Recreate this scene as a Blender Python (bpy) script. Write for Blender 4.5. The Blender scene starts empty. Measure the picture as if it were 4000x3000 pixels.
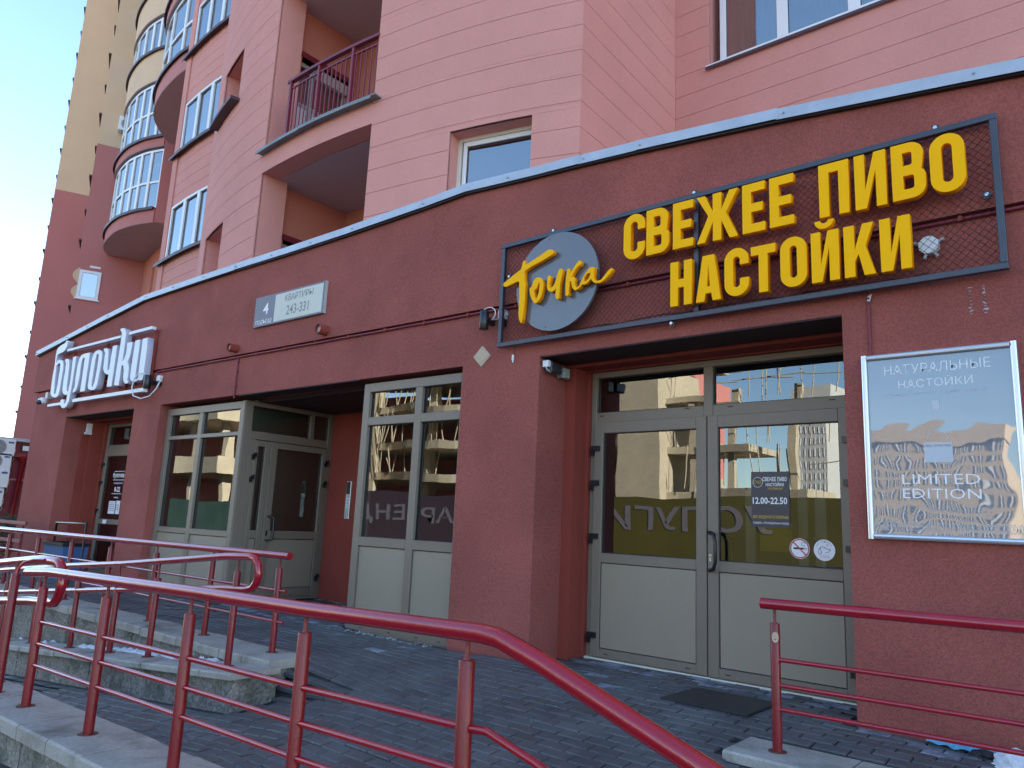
import bpy, bmesh, math, random
from mathutils import Vector, Matrix
random.seed(7)
R = math.radians
S = bpy.context.scene
COL = S.collection

# ------------------------------------------------------------------ camera, sky, sun, exposure
cam_d = bpy.data.cameras.new('camera')
cam_d.sensor_width = 36.0
cam_d.lens = 2915 * 36 / 4000
cam_d.clip_start = 0.05
cam_d.clip_end = 2500
cam = bpy.data.objects.new('camera', cam_d)
COL.objects.link(cam)
CM = Matrix(((0.7662429331, 0.0853972355, 0.6368509085), (0.6409791261, -0.1708710963, -0.7482972861), (0.0449168934, 0.9815856461, -0.1856666154)))
CP = Vector((0, 0, 1.15))
cam.matrix_world = Matrix.Translation(CP) @ CM.to_4x4()
S.camera = cam

SUN_AZ, SUN_EL = 20.0, 24.0      # degrees from +X towards +Y (behind the facade), above the horizon
world = bpy.data.worlds.new('World')
S.world = world
world.use_nodes = True
wn = world.node_tree
wn.nodes.clear()
w_out = wn.nodes.new('ShaderNodeOutputWorld')
w_bg = wn.nodes.new('ShaderNodeBackground')
w_sky = wn.nodes.new('ShaderNodeTexSky')
w_sky.sky_type = 'NISHITA'
w_sky.sun_disc = False
w_sky.sun_elevation = R(SUN_EL)
w_sky.sun_rotation = R(90 - SUN_AZ)
w_sky.altitude = 200
w_sky.air_density = 1.0
w_sky.dust_density = 0.25
w_sky.ozone_density = 2.2
w_bg.inputs['Strength'].default_value = 0.073
wn.links.new(w_sky.outputs[0], w_bg.inputs[0])
wn.links.new(w_bg.outputs[0], w_out.inputs[0])

sun_d = bpy.data.lights.new('sun', 'SUN')
sun_d.energy = 5.0
sun_d.angle = R(0.5)
sun_d.color = (1.0, 0.90, 0.74)
sun = bpy.data.objects.new('sun', sun_d)
COL.objects.link(sun)
sd = Vector((math.cos(R(SUN_EL)) * math.cos(R(SUN_AZ)), math.cos(R(SUN_EL)) * math.sin(R(SUN_AZ)), math.sin(R(SUN_EL))))
sun.rotation_euler = sd.to_track_quat('Z', 'Y').to_euler()
sun.location = (30, 40, 60)

S.view_settings.view_transform = 'Standard'
S.view_settings.look = 'None'
S.view_settings.gamma = 1.0
S.view_settings.use_curve_mapping = False
S.view_settings.exposure = 2.85
S.render.engine = 'CYCLES'
S.cycles.max_bounces = 8
S.cycles.glossy_bounces = 4
S.cycles.transparent_max_bounces = 12

# ------------------------------------------------------------------ materials
MATS = {}
def material(name, col, rough=0.8, var=0.06, vscale=3.0, grain=0.0, gscale=120.0, bump=0.0, bscale=120.0, metal=0.0,
             spec=0.5, speck=None, speck_scale=300.0, speck_amt=0.1, coat=0.0, stain=None, stain_scale=1.5, stain_lo=0.55, stain_hi=0.75, wave=0.0, wscale=3.0):
    if name in MATS: return MATS[name]
    m = bpy.data.materials.new(name); m.use_nodes = True
    nt = m.node_tree; N = nt.nodes; L = nt.links
    b = N['Principled BSDF']
    b.inputs['Roughness'].default_value = rough
    b.inputs['Metallic'].default_value = metal
    b.inputs['Specular IOR Level'].default_value = spec
    if coat: 
        b.inputs['Coat Weight'].default_value = coat
        b.inputs['Coat Roughness'].default_value = 0.12
    geo = N.new('ShaderNodeNewGeometry')
    pos = geo.outputs['Position']
    def noise(scale, detail=3, rough_=0.6):
        n = N.new('ShaderNodeTexNoise'); n.inputs['Scale'].default_value = scale; n.inputs['Detail'].default_value = detail
        n.inputs['Roughness'].default_value = rough_; L.new(pos, n.inputs['Vector']); return n.outputs['Fac']
    def ramp(fac, lo, hi, a, c):
        mr = N.new('ShaderNodeMapRange'); mr.inputs[1].default_value = lo; mr.inputs[2].default_value = hi
        mr.inputs[3].default_value = a; mr.inputs[4].default_value = c; L.new(fac, mr.inputs[0]); return mr.outputs[0]
    def mixc(fac, A, B, blend='MIX'):
        mx = N.new('ShaderNodeMix'); mx.data_type = 'RGBA'; mx.blend_type = blend
        for inp, v in ((mx.inputs[0], fac), (mx.inputs[6], A), (mx.inputs[7], B)):
            if isinstance(v, bpy.types.NodeSocket): L.new(v, inp)
            elif isinstance(v, (int, float)): inp.default_value = v
            else: inp.default_value = (*v, 1) if len(v) == 3 else v
        return mx.outputs[2]
    c = mixc(ramp(noise(vscale, 4), 0.3, 0.7, 0, 1), tuple(x * (1 - var) for x in col), tuple(min(1, x * (1 + var)) for x in col))
    if grain:
        c = mixc(ramp(noise(gscale, 2), 0.35, 0.65, 0, 1), c, mixc(1.0, c, (1 - grain,) * 3, 'MULTIPLY'))
    if speck:
        c = mixc(ramp(noise(speck_scale, 1), 0.62, 0.70, 0, speck_amt), c, speck)
    if stain:
        c = mixc(ramp(noise(stain_scale, 5, 0.65), stain_lo, stain_hi, 0, 1), c, stain)
    L.new(c, b.inputs['Base Color'])
    if bump or wave:
        prev = None
        if bump:
            bp = N.new('ShaderNodeBump'); bp.inputs['Strength'].default_value = 1.0; bp.inputs['Distance'].default_value = bump
            L.new(noise(bscale, 3), bp.inputs['Height']); prev = bp
        if wave:
            b2 = N.new('ShaderNodeBump'); b2.inputs['Strength'].default_value = 1.0; b2.inputs['Distance'].default_value = wave
            L.new(noise(wscale, 2, 0.5), b2.inputs['Height'])
            if prev: L.new(prev.outputs[0], b2.inputs['Normal'])
            prev = b2
        L.new(prev.outputs[0], b.inputs['Normal'])
        if coat: L.new(prev.outputs[0], b.inputs['Coat Normal'])
    MATS[name] = m
    return m

def glass_mat(name, tint, ior, wave=0.0, wscale=2.0, refl=(1, 1, 1)):
    if name in MATS: return MATS[name]
    m = bpy.data.materials.new(name); m.use_nodes = True
    nt = m.node_tree; N = nt.nodes; L = nt.links
    N.clear()
    out = N.new('ShaderNodeOutputMaterial'); mix = N.new('ShaderNodeMixShader')
    tr = N.new('ShaderNodeBsdfTransparent'); tr.inputs[0].default_value = (*tint, 1)
    gl = N.new('ShaderNodeBsdfGlossy'); gl.inputs['Roughness'].default_value = 0.0; gl.inputs[0].default_value = (*refl, 1)
    fr = N.new('ShaderNodeFresnel'); fr.inputs[0].default_value = ior
    L.new(fr.outputs[0], mix.inputs[0]); L.new(tr.outputs[0], mix.inputs[1]); L.new(gl.outputs[0], mix.inputs[2]); L.new(mix.outputs[0], out.inputs[0])
    if wave:
        geo = N.new('ShaderNodeNewGeometry'); n = N.new('ShaderNodeTexNoise'); n.inputs['Scale'].default_value = wscale; n.inputs['Detail'].default_value = 1.0
        L.new(geo.outputs['Position'], n.inputs['Vector'])
        bp = N.new('ShaderNodeBump'); bp.inputs['Distance'].default_value = wave; L.new(n.outputs['Fac'], bp.inputs['Height']); L.new(bp.outputs[0], gl.inputs['Normal'])
    MATS[name] = m
    return m

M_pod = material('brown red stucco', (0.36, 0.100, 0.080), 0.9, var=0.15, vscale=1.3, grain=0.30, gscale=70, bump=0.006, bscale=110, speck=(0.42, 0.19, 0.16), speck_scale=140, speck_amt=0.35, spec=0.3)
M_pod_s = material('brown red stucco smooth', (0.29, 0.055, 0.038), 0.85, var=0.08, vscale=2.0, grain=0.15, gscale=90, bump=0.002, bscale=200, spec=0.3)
M_pink = material('pink stucco', (0.66, 0.295, 0.25), 0.9, var=0.05, vscale=1.1, grain=0.06, gscale=50, bump=0.002, bscale=160, spec=0.3)
M_rose = material('rose stucco', (0.50, 0.21, 0.20), 0.9, var=0.05, vscale=0.7, grain=0.05, gscale=30, bump=0.002, bscale=90, spec=0.3)
M_fred = material('far red stucco', (0.47, 0.175, 0.16), 0.9, var=0.05, vscale=0.4, spec=0.3)
M_orange = material('orange stucco', (0.55, 0.205, 0.145), 0.9, var=0.05, vscale=1.0, bump=0.002, bscale=90, spec=0.3)
M_cream = material('cream stucco', (0.64, 0.455, 0.305), 0.9, var=0.05, vscale=0.5, bump=0.002, bscale=60, spec=0.3)
M_soff = material('grey lilac plaster', (0.47, 0.37, 0.39), 0.9, var=0.05, vscale=1.5)
M_zinc = material('galvanised sheet', (0.40, 0.44, 0.50), 0.42, var=0.10, vscale=4, metal=0.25, wave=0.004, wscale=6, spec=0.6)
M_darkledge = material('dark brown sill sheet', (0.06, 0.03, 0.035), 0.5, var=0.1)
M_taupe = material('taupe aluminium', (0.205, 0.165, 0.125), 0.42, var=0.03, vscale=2, spec=0.5)
M_panel = material('beige infill panel', (0.29, 0.24, 0.175), 0.5, var=0.03, vscale=1.2, spec=0.5)
M_gasket = material('black gasket', (0.015, 0.015, 0.018), 0.5)
M_black = material('black plastic', (0.012, 0.013, 0.016), 0.3, spec=0.5)
M_white = material('white plastic', (0.72, 0.74, 0.76), 0.4, var=0.02)
M_pvc = material('white window profile', (0.78, 0.79, 0.80), 0.35, var=0.02)
M_creamframe = material('cream window profile', (0.66, 0.62, 0.53), 0.4, var=0.03)
M_grey = material('light grey metal', (0.42, 0.43, 0.43), 0.4, var=0.05)
M_silver = material('brushed aluminium', (0.60, 0.62, 0.66), 0.30, metal=0.75, var=0.03)
M_steel = material('dark blue grey steel', (0.035, 0.042, 0.062), 0.38, var=0.15, vscale=8, spec=0.6)
M_yel = material('yellow acrylic', (1.0, 0.485, 0.0), 0.55, var=0.01, spec=0.12)
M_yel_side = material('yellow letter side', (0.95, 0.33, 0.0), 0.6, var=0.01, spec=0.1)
M_redpaint = material('glossy red enamel', (0.31, 0.003, 0.016), 0.20, var=0.10, vscale=6, bump=0.0006, bscale=60, coat=0.6, spec=0.6, stain=(0.16, 0.035, 0.018), stain_scale=22, stain_lo=0.66, stain_hi=0.72)
M_redpost = material('weathered red enamel', (0.19, 0.004, 0.010), 0.38, var=0.14, vscale=5, bump=0.0012, bscale=70, coat=0.12, stain=(0.12, 0.025, 0.015), stain_scale=14, stain_lo=0.60, stain_hi=0.72)
M_redstub = material('rough primer red', (0.22, 0.04, 0.035), 0.6, var=0.25, vscale=30, bump=0.002, bscale=90)
M_maroon = material('maroon paint', (0.19, 0.018, 0.035), 0.5, var=0.1)
M_conc = material('kerb concrete', (0.40, 0.375, 0.33), 0.85, var=0.14, vscale=3, grain=0.18, gscale=60, bump=0.002, bscale=150, stain=(0.15, 0.135, 0.11), stain_scale=2.6, stain_lo=0.50, stain_hi=0.72)
M_rough = material('split face concrete', (0.33, 0.305, 0.265), 0.95, var=0.25, vscale=5, grain=0.55, gscale=40, bump=0.03, bscale=28, stain=(0.085, 0.095, 0.07), stain_scale=2.2, stain_lo=0.50, stain_hi=0.66)
M_mortar = material('dark joint', (0.022, 0.022, 0.022), 0.95, var=0.2, vscale=20)
M_paver = material('dark paver', (0.105, 0.103, 0.103), 0.6, var=0.38, vscale=2.2, grain=0.25, gscale=90, bump=0.0015, bscale=160, stain=(0.105, 0.10, 0.105), stain_scale=1.0, stain_lo=0.5, stain_hi=0.75, speck=(0.3, 0.3, 0.3), speck_scale=200, speck_amt=0.15)
M_paver2 = material('reddish dark paver', (0.105, 0.092, 0.086), 0.6, var=0.25, vscale=2.5, grain=0.25, gscale=90, bump=0.0015, bscale=160)
M_paver3 = material('salt bleached paver', (0.27, 0.28, 0.33), 0.85, var=0.30, vscale=5, grain=0.35, gscale=30, bump=0.0015, bscale=160, stain=(0.09, 0.09, 0.10), stain_scale=4, stain_lo=0.45, stain_hi=0.6)
M_asph = material('asphalt', (0.075, 0.073, 0.07), 0.9, var=0.15, vscale=0.8, grain=0.3, gscale=40, bump=0.004, bscale=80)
M_snow = material('dirty snow', (0.66, 0.68, 0.73), 0.9, var=0.12, vscale=20, bump=0.01, bscale=40)
M_int = material('dark interior wall', (0.11, 0.12, 0.13), 0.9, var=0.15, vscale=0.8)
M_intg = material('green grey interior wall', (0.30, 0.36, 0.33), 0.9, var=0.1)
M_floor = material('interior floor', (0.10, 0.095, 0.09), 0.5, var=0.1)
M_disc = material('grey gloss disc', (0.125, 0.125, 0.135), 0.14, var=0.03, spec=0.7, wave=0.002, wscale=5)
M_plateg = material('lilac grey plate', (0.17, 0.16, 0.19), 0.5, var=0.02)
M_platew = material('ivory plate', (0.60, 0.60, 0.52), 0.6, var=0.02)
M_ink = material('grey ink', (0.20, 0.205, 0.23), 0.5, var=0.02)
M_wprint = material('white print', (0.82, 0.82, 0.84), 0.5, var=0.02)
M_yprint = material('yellow print', (0.62, 0.40, 0.05), 0.5, var=0.02)
M_anthr = material('anthracite sheet', (0.04, 0.04, 0.052), 0.35, var=0.05)
M_red = material('warning red', (0.50, 0.04, 0.05), 0.4, var=0.02)
M_wood = material('pale diamond plate', (0.50, 0.38, 0.27), 0.6, var=0.08, vscale=30)
M_blue = material('blue plastic', (0.04, 0.11, 0.27), 0.5, var=0.15)
M_flash = material('dull flashing', (0.20, 0.22, 0.22), 0.5, var=0.15, metal=0.1, wave=0.004, wscale=6)
M_net = material('light blue net', (0.10, 0.34, 0.52), 0.8, var=0.25, vscale=60)
M_rust = material('rust', (0.13, 0.055, 0.03), 0.8, var=0.3, vscale=40)
M_curt = material('curtain', (0.80, 0.83, 0.88), 0.9, var=0.05)
M_curt2 = material('beige curtain', (0.55, 0.53, 0.48), 0.9, var=0.05)
M_concsun = material('pale cast concrete', (0.42, 0.36, 0.27), 0.9, var=0.10, vscale=0.7, grain=0.15, gscale=4)
M_beige = material('beige far facade', (0.42, 0.34, 0.24), 0.9, var=0.05, vscale=0.3)
M_farwhite = material('white far facade', (0.42, 0.42, 0.41), 0.9, var=0.05, vscale=0.3)
M_farwin = material('dark far window', (0.07, 0.085, 0.10), 0.2, var=0.2)
M_olive = material('olive yellow banner', (0.065, 0.055, 0.008), 0.7, var=0.12, vscale=0.5)
M_plum = material('plum banner', (0.035, 0.018, 0.03), 0.7, var=0.12, vscale=0.5)
M_greenb = material('green net banner', (0.025, 0.06, 0.05), 0.8, var=0.2, vscale=0.6)
M_crane = material('crane yellow', (0.80, 0.52, 0.04), 0.5, var=0.05)
M_leaf = material('shrub leaves', (0.045, 0.085, 0.05), 0.8, var=0.5, vscale=8)
M_dust = material('white salt bloom', (0.42, 0.42, 0.45), 0.95, var=0.3, vscale=12)
M_grass = material('wet earth', (0.07, 0.065, 0.05), 0.95, var=0.3, vscale=2)
G_shop = glass_mat('shop glass', (0.62, 0.68, 0.66), 2.25, wave=0.0013, wscale=1.6, refl=(0.88, 0.96, 1.0))
G_win = glass_mat('window glass', (0.45, 0.55, 0.60), 3.6, wave=0.0015, wscale=1.2, refl=(0.92, 0.97, 1.0))

# ------------------------------------------------------------------ mesh helpers
class MB:
    """collects shapes; build() links them as one mesh object"""
    def __init__(s, xf=None):
        s.v = []; s.f = []; s.mi = []; s.sm = []; s.xf = xf; s.cur = 0
    def add(s, vs, fs, smooth=False, xf=True):
        o = len(s.v)
        if s.xf and xf: vs = [s.xf(*p) for p in vs]
        s.v += [tuple(p) for p in vs]
        for f in fs:
            s.f.append([i + o for i in f]); s.mi.append(s.cur); s.sm.append(smooth)
    def box(s, x0, x1, y0, y1, z0, z1):
        if x1 < x0: x0, x1 = x1, x0
        if y1 < y0: y0, y1 = y1, y0
        if z1 < z0: z0, z1 = z1, z0
        s.add([(x0, y0, z0), (x1, y0, z0), (x1, y1, z0), (x0, y1, z0), (x0, y0, z1), (x1, y0, z1), (x1, y1, z1), (x0, y1, z1)],
              [(0, 3, 2, 1), (4, 5, 6, 7), (0, 1, 5, 4), (1, 2, 6, 5), (2, 3, 7, 6), (3, 0, 4, 7)])
        return s
    def bev(s, x0, x1, y0, y1, z0, z1, b=0.004):
        """box with a chamfered top and front"""
        s.add([(x0, y0 + b, z0), (x1, y0 + b, z0), (x1, y1, z0), (x0, y1, z0),
               (x0 + b, y0, z0 + b), (x1 - b, y0, z0 + b), (x1 - b, y0, z1 - b), (x0 + b, y0, z1 - b),
               (x0, y0 + b, z1), (x1, y0 + b, z1), (x1, y1, z1), (x0, y1, z1)],
              [(0, 3, 2, 1), (8, 9, 10, 11), (4, 5, 6, 7), (0, 1, 5, 4), (7, 6, 9, 8), (1, 9, 6, 5), (0, 4, 7, 8), (1, 2, 10, 9), (2, 3, 11, 10), (3, 0, 8, 11)])
        return s
    def top(s, x0, x1, y0, y1, z0, z1, b=0.004):
        """box with the upper edges chamfered"""
        s.add([(x0, y0, z0), (x1, y0, z0), (x1, y1, z0), (x0, y1, z0), (x0, y0, z1 - b), (x1, y0, z1 - b), (x1, y1, z1 - b), (x0, y1, z1 - b),
               (x0 + b, y0 + b, z1), (x1 - b, y0 + b, z1), (x1 - b, y1 - b, z1), (x0 + b, y1 - b, z1)],
              [(0, 3, 2, 1), (0, 1, 5, 4), (1, 2, 6, 5), (2, 3, 7, 6), (3, 0, 4, 7), (4, 5, 9, 8), (5, 6, 10, 9), (6, 7, 11, 10), (7, 4, 8, 11), (8, 9, 10, 11)])
        return s
    def prism(s, poly, z0, z1):
        """vertical prism over a counter-clockwise plan polygon"""
        n = len(poly)
        vs = [(x, y, z0) for x, y in poly] + [(x, y, z1) for x, y in poly]
        s.add(vs, [tuple(range(n - 1, -1, -1)), tuple(range(n, 2 * n))] + [(i, (i + 1) % n, n + (i + 1) % n, n + i) for i in range(n)])
        return s
    def quad(s, a, b, c, d):
        s.add([a, b, c, d], [(0, 1, 2, 3)]); return s
    def tube(s, path, r, seg=14, caps=True, radii=None):
        P = [Vector(p) for p in path]
        n = len(P); rings = []
        up0 = Vector((0, 0, 1))
        prevN = None
        for i in range(n):
            a = (P[i] - P[i - 1]).normalized() if i else None
            b = (P[i + 1] - P[i]).normalized() if i < n - 1 else None
            t = (a + b).normalized() if a and b and (a + b).length > 1e-6 else (a or b)
            if prevN is None:
                ref = up0 if abs(t.z) < 0.9 else Vector((1, 0, 0))
                nn = (ref - t * ref.dot(t)).normalized()
            else:
                nn = (prevN - t * prevN.dot(t)).normalized()
            prevN = nn; bb = t.cross(nn)
            k = 1.0 / max(0.4, a.dot(t)) if a and b else 1.0
            rr = radii[i] if radii else r
            ring = []
            for j in range(seg):
                an = 2 * math.pi * j / seg
                off = nn * math.cos(an) + bb * math.sin(an)
                if a and b and k > 1.001:
                    m = (b - a); 
                    if m.length > 1e-6:
                        m = (m - t * m.dot(t)).normalized(); off = off + m * off.dot(m) * (k - 1)
                ring.append(P[i] + off * rr)
            rings.append(ring)
        vs = [p for ring in rings for p in ring]
        fs = []
        for i in range(n - 1):
            for j in range(seg):
                j2 = (j + 1) % seg
                fs.append((i * seg + j, i * seg + j2, (i + 1) * seg + j2, (i + 1) * seg + j))
        s.add(vs, fs, True)
        if caps:
            s.add([p for p in rings[0]], [tuple(range(seg - 1, -1, -1))]); s.add([p for p in rings[-1]], [tuple(range(seg))])
        return s
    def disc(s, c, r, r2, seg, y0, y1):
        """short cylinder along Y (outer r, optional hole r2)"""
        cx, cz = c
        a = [(cx + r * math.cos(2 * math.pi * i / seg), cz + r * math.sin(2 * math.pi * i / seg)) for i in range(seg)]
        vs = [(x, y0, z) for x, z in a] + [(x, y1, z) for x, z in a]
        s.add(vs, [tuple(range(seg)), tuple(range(2 * seg - 1, seg - 1, -1))] + [(i, i + seg, (i + 1) % seg + seg, (i + 1) % seg) for i in range(seg)])
        return s
    def build(s, name, mats, parent=None, loc=None, kind=None):
        me = bpy.data.meshes.new(name)
        base = Vector((0, 0, 0))
        if parent is not None: base = world_loc(parent)
        if loc is not None: base = Vector(loc)
        me.from_pydata([(x - base.x, y - base.y, z - base.z) for x, y, z in s.v], [], s.f)
        if not isinstance(mats, (list, tuple)): mats = [mats]
        for m in mats: me.materials.append(m)
        if len(mats) > 1: me.polygons.foreach_set('material_index', s.mi)
        if any(s.sm): me.polygons.foreach_set('use_smooth', s.sm)
        me.update()
        return link(name, me, parent, base, kind)

WL = {}
def world_loc(o):
    return WL.get(o.name, Vector((0, 0, 0)))
def link(name, me, parent, base, kind=None):
    o = bpy.data.objects.new(name, me); COL.objects.link(o)
    pw = world_loc(parent) if parent is not None else Vector((0, 0, 0))
    o.location = Vector(base) - pw
    if parent is not None: o.parent = parent
    WL[o.name] = Vector(base)
    if kind: o['kind'] = kind
    return o
def thing(name, label, cat, loc=(0, 0, 0), group=None):
    o = bpy.data.objects.new(name, None); COL.objects.link(o)
    o.empty_display_size = 0.1
    o.location = loc; WL[o.name] = Vector(loc)
    o['label'] = label; o['category'] = cat
    if group: o['group'] = group
    return o
def tag(o, label, cat, group=None):
    o['label'] = label; o['category'] = cat
    if group: o['group'] = group
    return o
def piece(src, name, loc, parent, rot=None, mat=None):
    """a copy of a piece that shares its mesh"""
    o = src.copy(); o.name = name; COL.objects.link(o)
    o.parent = parent
    o.location = Vector(loc) - world_loc(parent)
    if rot is not None: o.rotation_euler = rot
    WL[o.name] = Vector(loc)
    return o

def frame(A, B):
    """transform (u, inward, z) -> world for a wall running from A to B, seen from outside left to right"""
    U = Vector((B[0] - A[0], B[1] - A[1])).normalized(); I = Vector((-U.y, U.x))
    return lambda u, i, z: (A[0] + U.x * u + I.x * i, A[1] + U.y * u + I.y * i, z)
def dist(A, B): return math.hypot(B[0] - A[0], B[1] - A[1])
XK = -4.3
def yw(x): return 5.303 if x >= XK else 5.303 - 0.03 * (XK - x)
def XW(x, e, z): return (x, yw(x) + e, z)      # podium wall: x along it, e = depth inward

def fill_curve(loops, depth, bevel=0.0, res=2):
    cu = bpy.data.curves.new('glyph', 'CURVE'); cu.dimensions = '2D'; cu.fill_mode = 'BOTH'
    cu.extrude = max(0.0, depth / 2 - bevel); cu.bevel_depth = bevel; cu.bevel_resolution = 1; cu.offset = -bevel
    for lp in loops:
        sp = cu.splines.new('POLY'); sp.points.add(len(lp) - 1)
        for i, (x, y) in enumerate(lp): sp.points[i].co = (x, y, 0, 1)
        sp.use_cyclic_u = True
    return curve_mesh(cu)
def curve_mesh(cu):
    o = bpy.data.objects.new('glyph', cu); COL.objects.link(o)
    dg = bpy.context.evaluated_depsgraph_get(); dg.update()
    me = bpy.data.meshes.new_from_object(o.evaluated_get(dg))
    bpy.data.objects.remove(o); bpy.data.curves.remove(cu)
    return me
def stand(me, yc, xf=None):
    """curve plane (u,v,w) -> upright world (x, y, z) facing -Y, centre of thickness at y=yc; optional wall transform"""
    for v in me.vertices:
        x, z, w = v.co
        p = (x, yc - w, z)
        if xf: p = xf(*p)
        v.co = p
    me.update()
def glyph_part(name, loops, yc, depth, mats, parent, bevel=0.0, xf=None, loc=None):
    me = fill_curve(loops, depth, bevel)
    stand(me, yc, xf)
    for m in mats: me.materials.append(m)
    if len(mats) > 1:
        for p in me.polygons: p.material_index = 0 if p.normal.y < -0.75 else 1
    base = Vector(loc) if loc is not None else world_loc(parent)
    for v in me.vertices: v.co = v.co - base
    return link(name, me, parent, base)
def text_part(name, body, x0, x1, z0, z1, y, mat, parent, off=0.0, depth=0.0012, xf=None, align='fit', mirror=False, keep=False):
    cu = bpy.data.curves.new('txt', 'FONT'); cu.body = body; cu.size = 1.0; cu.offset = off; cu.resolution_u = 2
    cu.align_x = 'CENTER'
    me = curve_mesh(cu)
    if not me.vertices: return None
    xs = [v.co.x for v in me.vertices]; ys = [v.co.y for v in me.vertices]
    a, b, c, d = min(xs), max(xs), min(ys), max(ys)
    for v in me.vertices:
        u = (v.co.x - a) / (b - a)
        if mirror: u = 1 - u
        p = (x0 + u * (x1 - x0), y, z0 + (v.co.y - c) / (d - c) * (z1 - z0))
        if xf: p = xf(*p)
        v.co = p
    if mirror: me.flip_normals()
    me.materials.append(mat)
    base = world_loc(parent)
    for v in me.vertices: v.co = v.co - base
    me.update()
    return link(name, me, parent, base)
def arcpts(cx, cy, rx, ry, a0, a1, n=8):
    return [(cx + rx * math.cos(R(a0 + (a1 - a0) * i / n)), cy + ry * math.sin(R(a0 + (a1 - a0) * i / n))) for i in range(n + 1)]

# condensed poster capitals (x0..x1, z0..z1, stroke s)
def glyph(ch, x0, x1, z0, z1, s):
    w, h = x1 - x0, z1 - z0
    r = min(w * 0.5, h * 0.30); ri = max(0.006, r - s)
    def P(l): return [(x0 + a, z0 + b) for a, b in l]
    def rr(ax, bx, ay, by, q, n=6):
        return arcpts(bx - q, by - q, q, q, 90, 0, n) + arcpts(bx - q, ay + q, q, q, 0, -90, n) + arcpts(ax + q, ay + q, q, q, -90, -180, n) + arcpts(ax + q, by - q, q, q, 180, 90, n)
    if ch == 'О':
        return [P(rr(0, w, 0, h, r)), P(rr(s, w - s, s, h - s, ri))]
    if ch == 'С':
        t, b = 0.64 * h, 0.36 * h
        l = [(w, t)] + arcpts(w - r, h - r, r, r, 0, 90, 6) + arcpts(r, h - r, r, r, 90, 180, 6) + arcpts(r, r, r, r, 180, 270, 6) + arcpts(w - r, r, r, r, 270, 360, 6) + [(w, b), (w - s, b)]
        l += arcpts(w - s - ri, s + ri, ri, ri, 0, -90, 5) + arcpts(s + ri, s + ri, ri, ri, -90, -180, 5) + arcpts(s + ri, h - s - ri, ri, ri, 180, 90, 5) + arcpts(w - s - ri, h - s - ri, ri, ri, 90, 0, 5) + [(w - s, t)]
        return [P(l)]
    if ch == 'Е':
        m = h * 0.5
        return [P([(0, 0), (w, 0), (w, s), (s, s), (s, m - s / 2), (w * .9, m - s / 2), (w * .9, m + s / 2), (s, m + s / 2), (s, h - s), (w, h - s), (w, h), (0, h)])]
    if ch == 'В':
        q = w * 0.42
        out = [(0, 0)] + arcpts(w - q, q, q, q, -90, 0, 6) + [(w, h * .5 - q * .55)] + arcpts(w - q * .55, h * .5 - q * .5, q * .55, q * .5, 0, 60, 3) + [(w * .90, h * .52)] + arcpts(w * .96 - q, h - q, q, q, 0, 90, 6) + [(0, h)]
        iq = max(0.012, q - s)
        h1 = [(s, s)] + arcpts(w - s - iq, s + iq, iq, iq, -90, 0, 5) + arcpts(w - s - iq, h * .49 - s * .45 - iq, iq, iq, 0, 90, 5) + [(s, h * .49 - s * .45)]
        h2 = [(s, h * .51 + s * .5)] + arcpts(w * .96 - s - iq, h * .51 + s * .5 + iq, iq, iq, -90, 0, 5) + arcpts(w * .96 - s - iq, h - s - iq, iq, iq, 0, 90, 5) + [(s, h - s)]
        return [P(out), P(h1), P(h2)]
    if ch == 'Ж':
        c = w / 2; k = s * 0.52; t = s * 1.02
        return [P([(0, 0), (t, 0), (c - k, h * .40), (c - k, 0), (c + k, 0), (c + k, h * .40), (w - t, 0), (w, 0), (c + k + s * .55, h * .55), (w, h), (w - t, h), (c + k, h * .63), (c + k, h), (c - k, h), (c - k, h * .63), (t, h), (0, h), (c - k - s * .55, h * .55)])]
    if ch == 'П':
        return [P([(0, 0), (s, 0), (s, h - s), (w - s, h - s), (w - s, 0), (w, 0), (w, h), (0, h)])]
    if ch == 'И' or ch == 'Й':
        return [P([(0, 0), (s * 1.05, 0), (w - s * .95, h * .66), (w - s * .95, 0), (w, 0), (w, h), (w - s * 1.05, h), (s * .95, h * .34), (s * .95, h), (0, h)])]
    if ch == 'Н':
        m = h * .5
        return [P([(0, 0), (s, 0), (s, m - s / 2), (w - s, m - s / 2), (w - s, 0), (w, 0), (w, h), (w - s, h), (w - s, m + s / 2), (s, m + s / 2), (s, h), (0, h)])]
    if ch == 'А':
        a = w * .27
        return [P([(0, 0), (s, 0), (s + .012, h * .17), (w - s - .012, h * .17), (w - s, 0), (w, 0), (w - a, h), (a, h)]), P([(s + .022, h * .32), (w / 2, h * .80), (w - s - .022, h * .32)])]
    if ch == 'Т':
        c = w / 2
        return [P([(c - s / 2, 0), (c + s / 2, 0), (c + s / 2, h - s), (w, h - s), (w, h), (0, h), (0, h - s), (c - s / 2, h - s)])]
    if ch == 'К':
        return [P([(0, 0), (s, 0), (s, h * .30), (s * 1.35, h * .42), (w - s * 1.05, 0), (w, 0), (s * 2.0, h * .57), (w * .97, h), (w * .97 - s, h), (s, h * .52), (s, h), (0, h)])]

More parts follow.
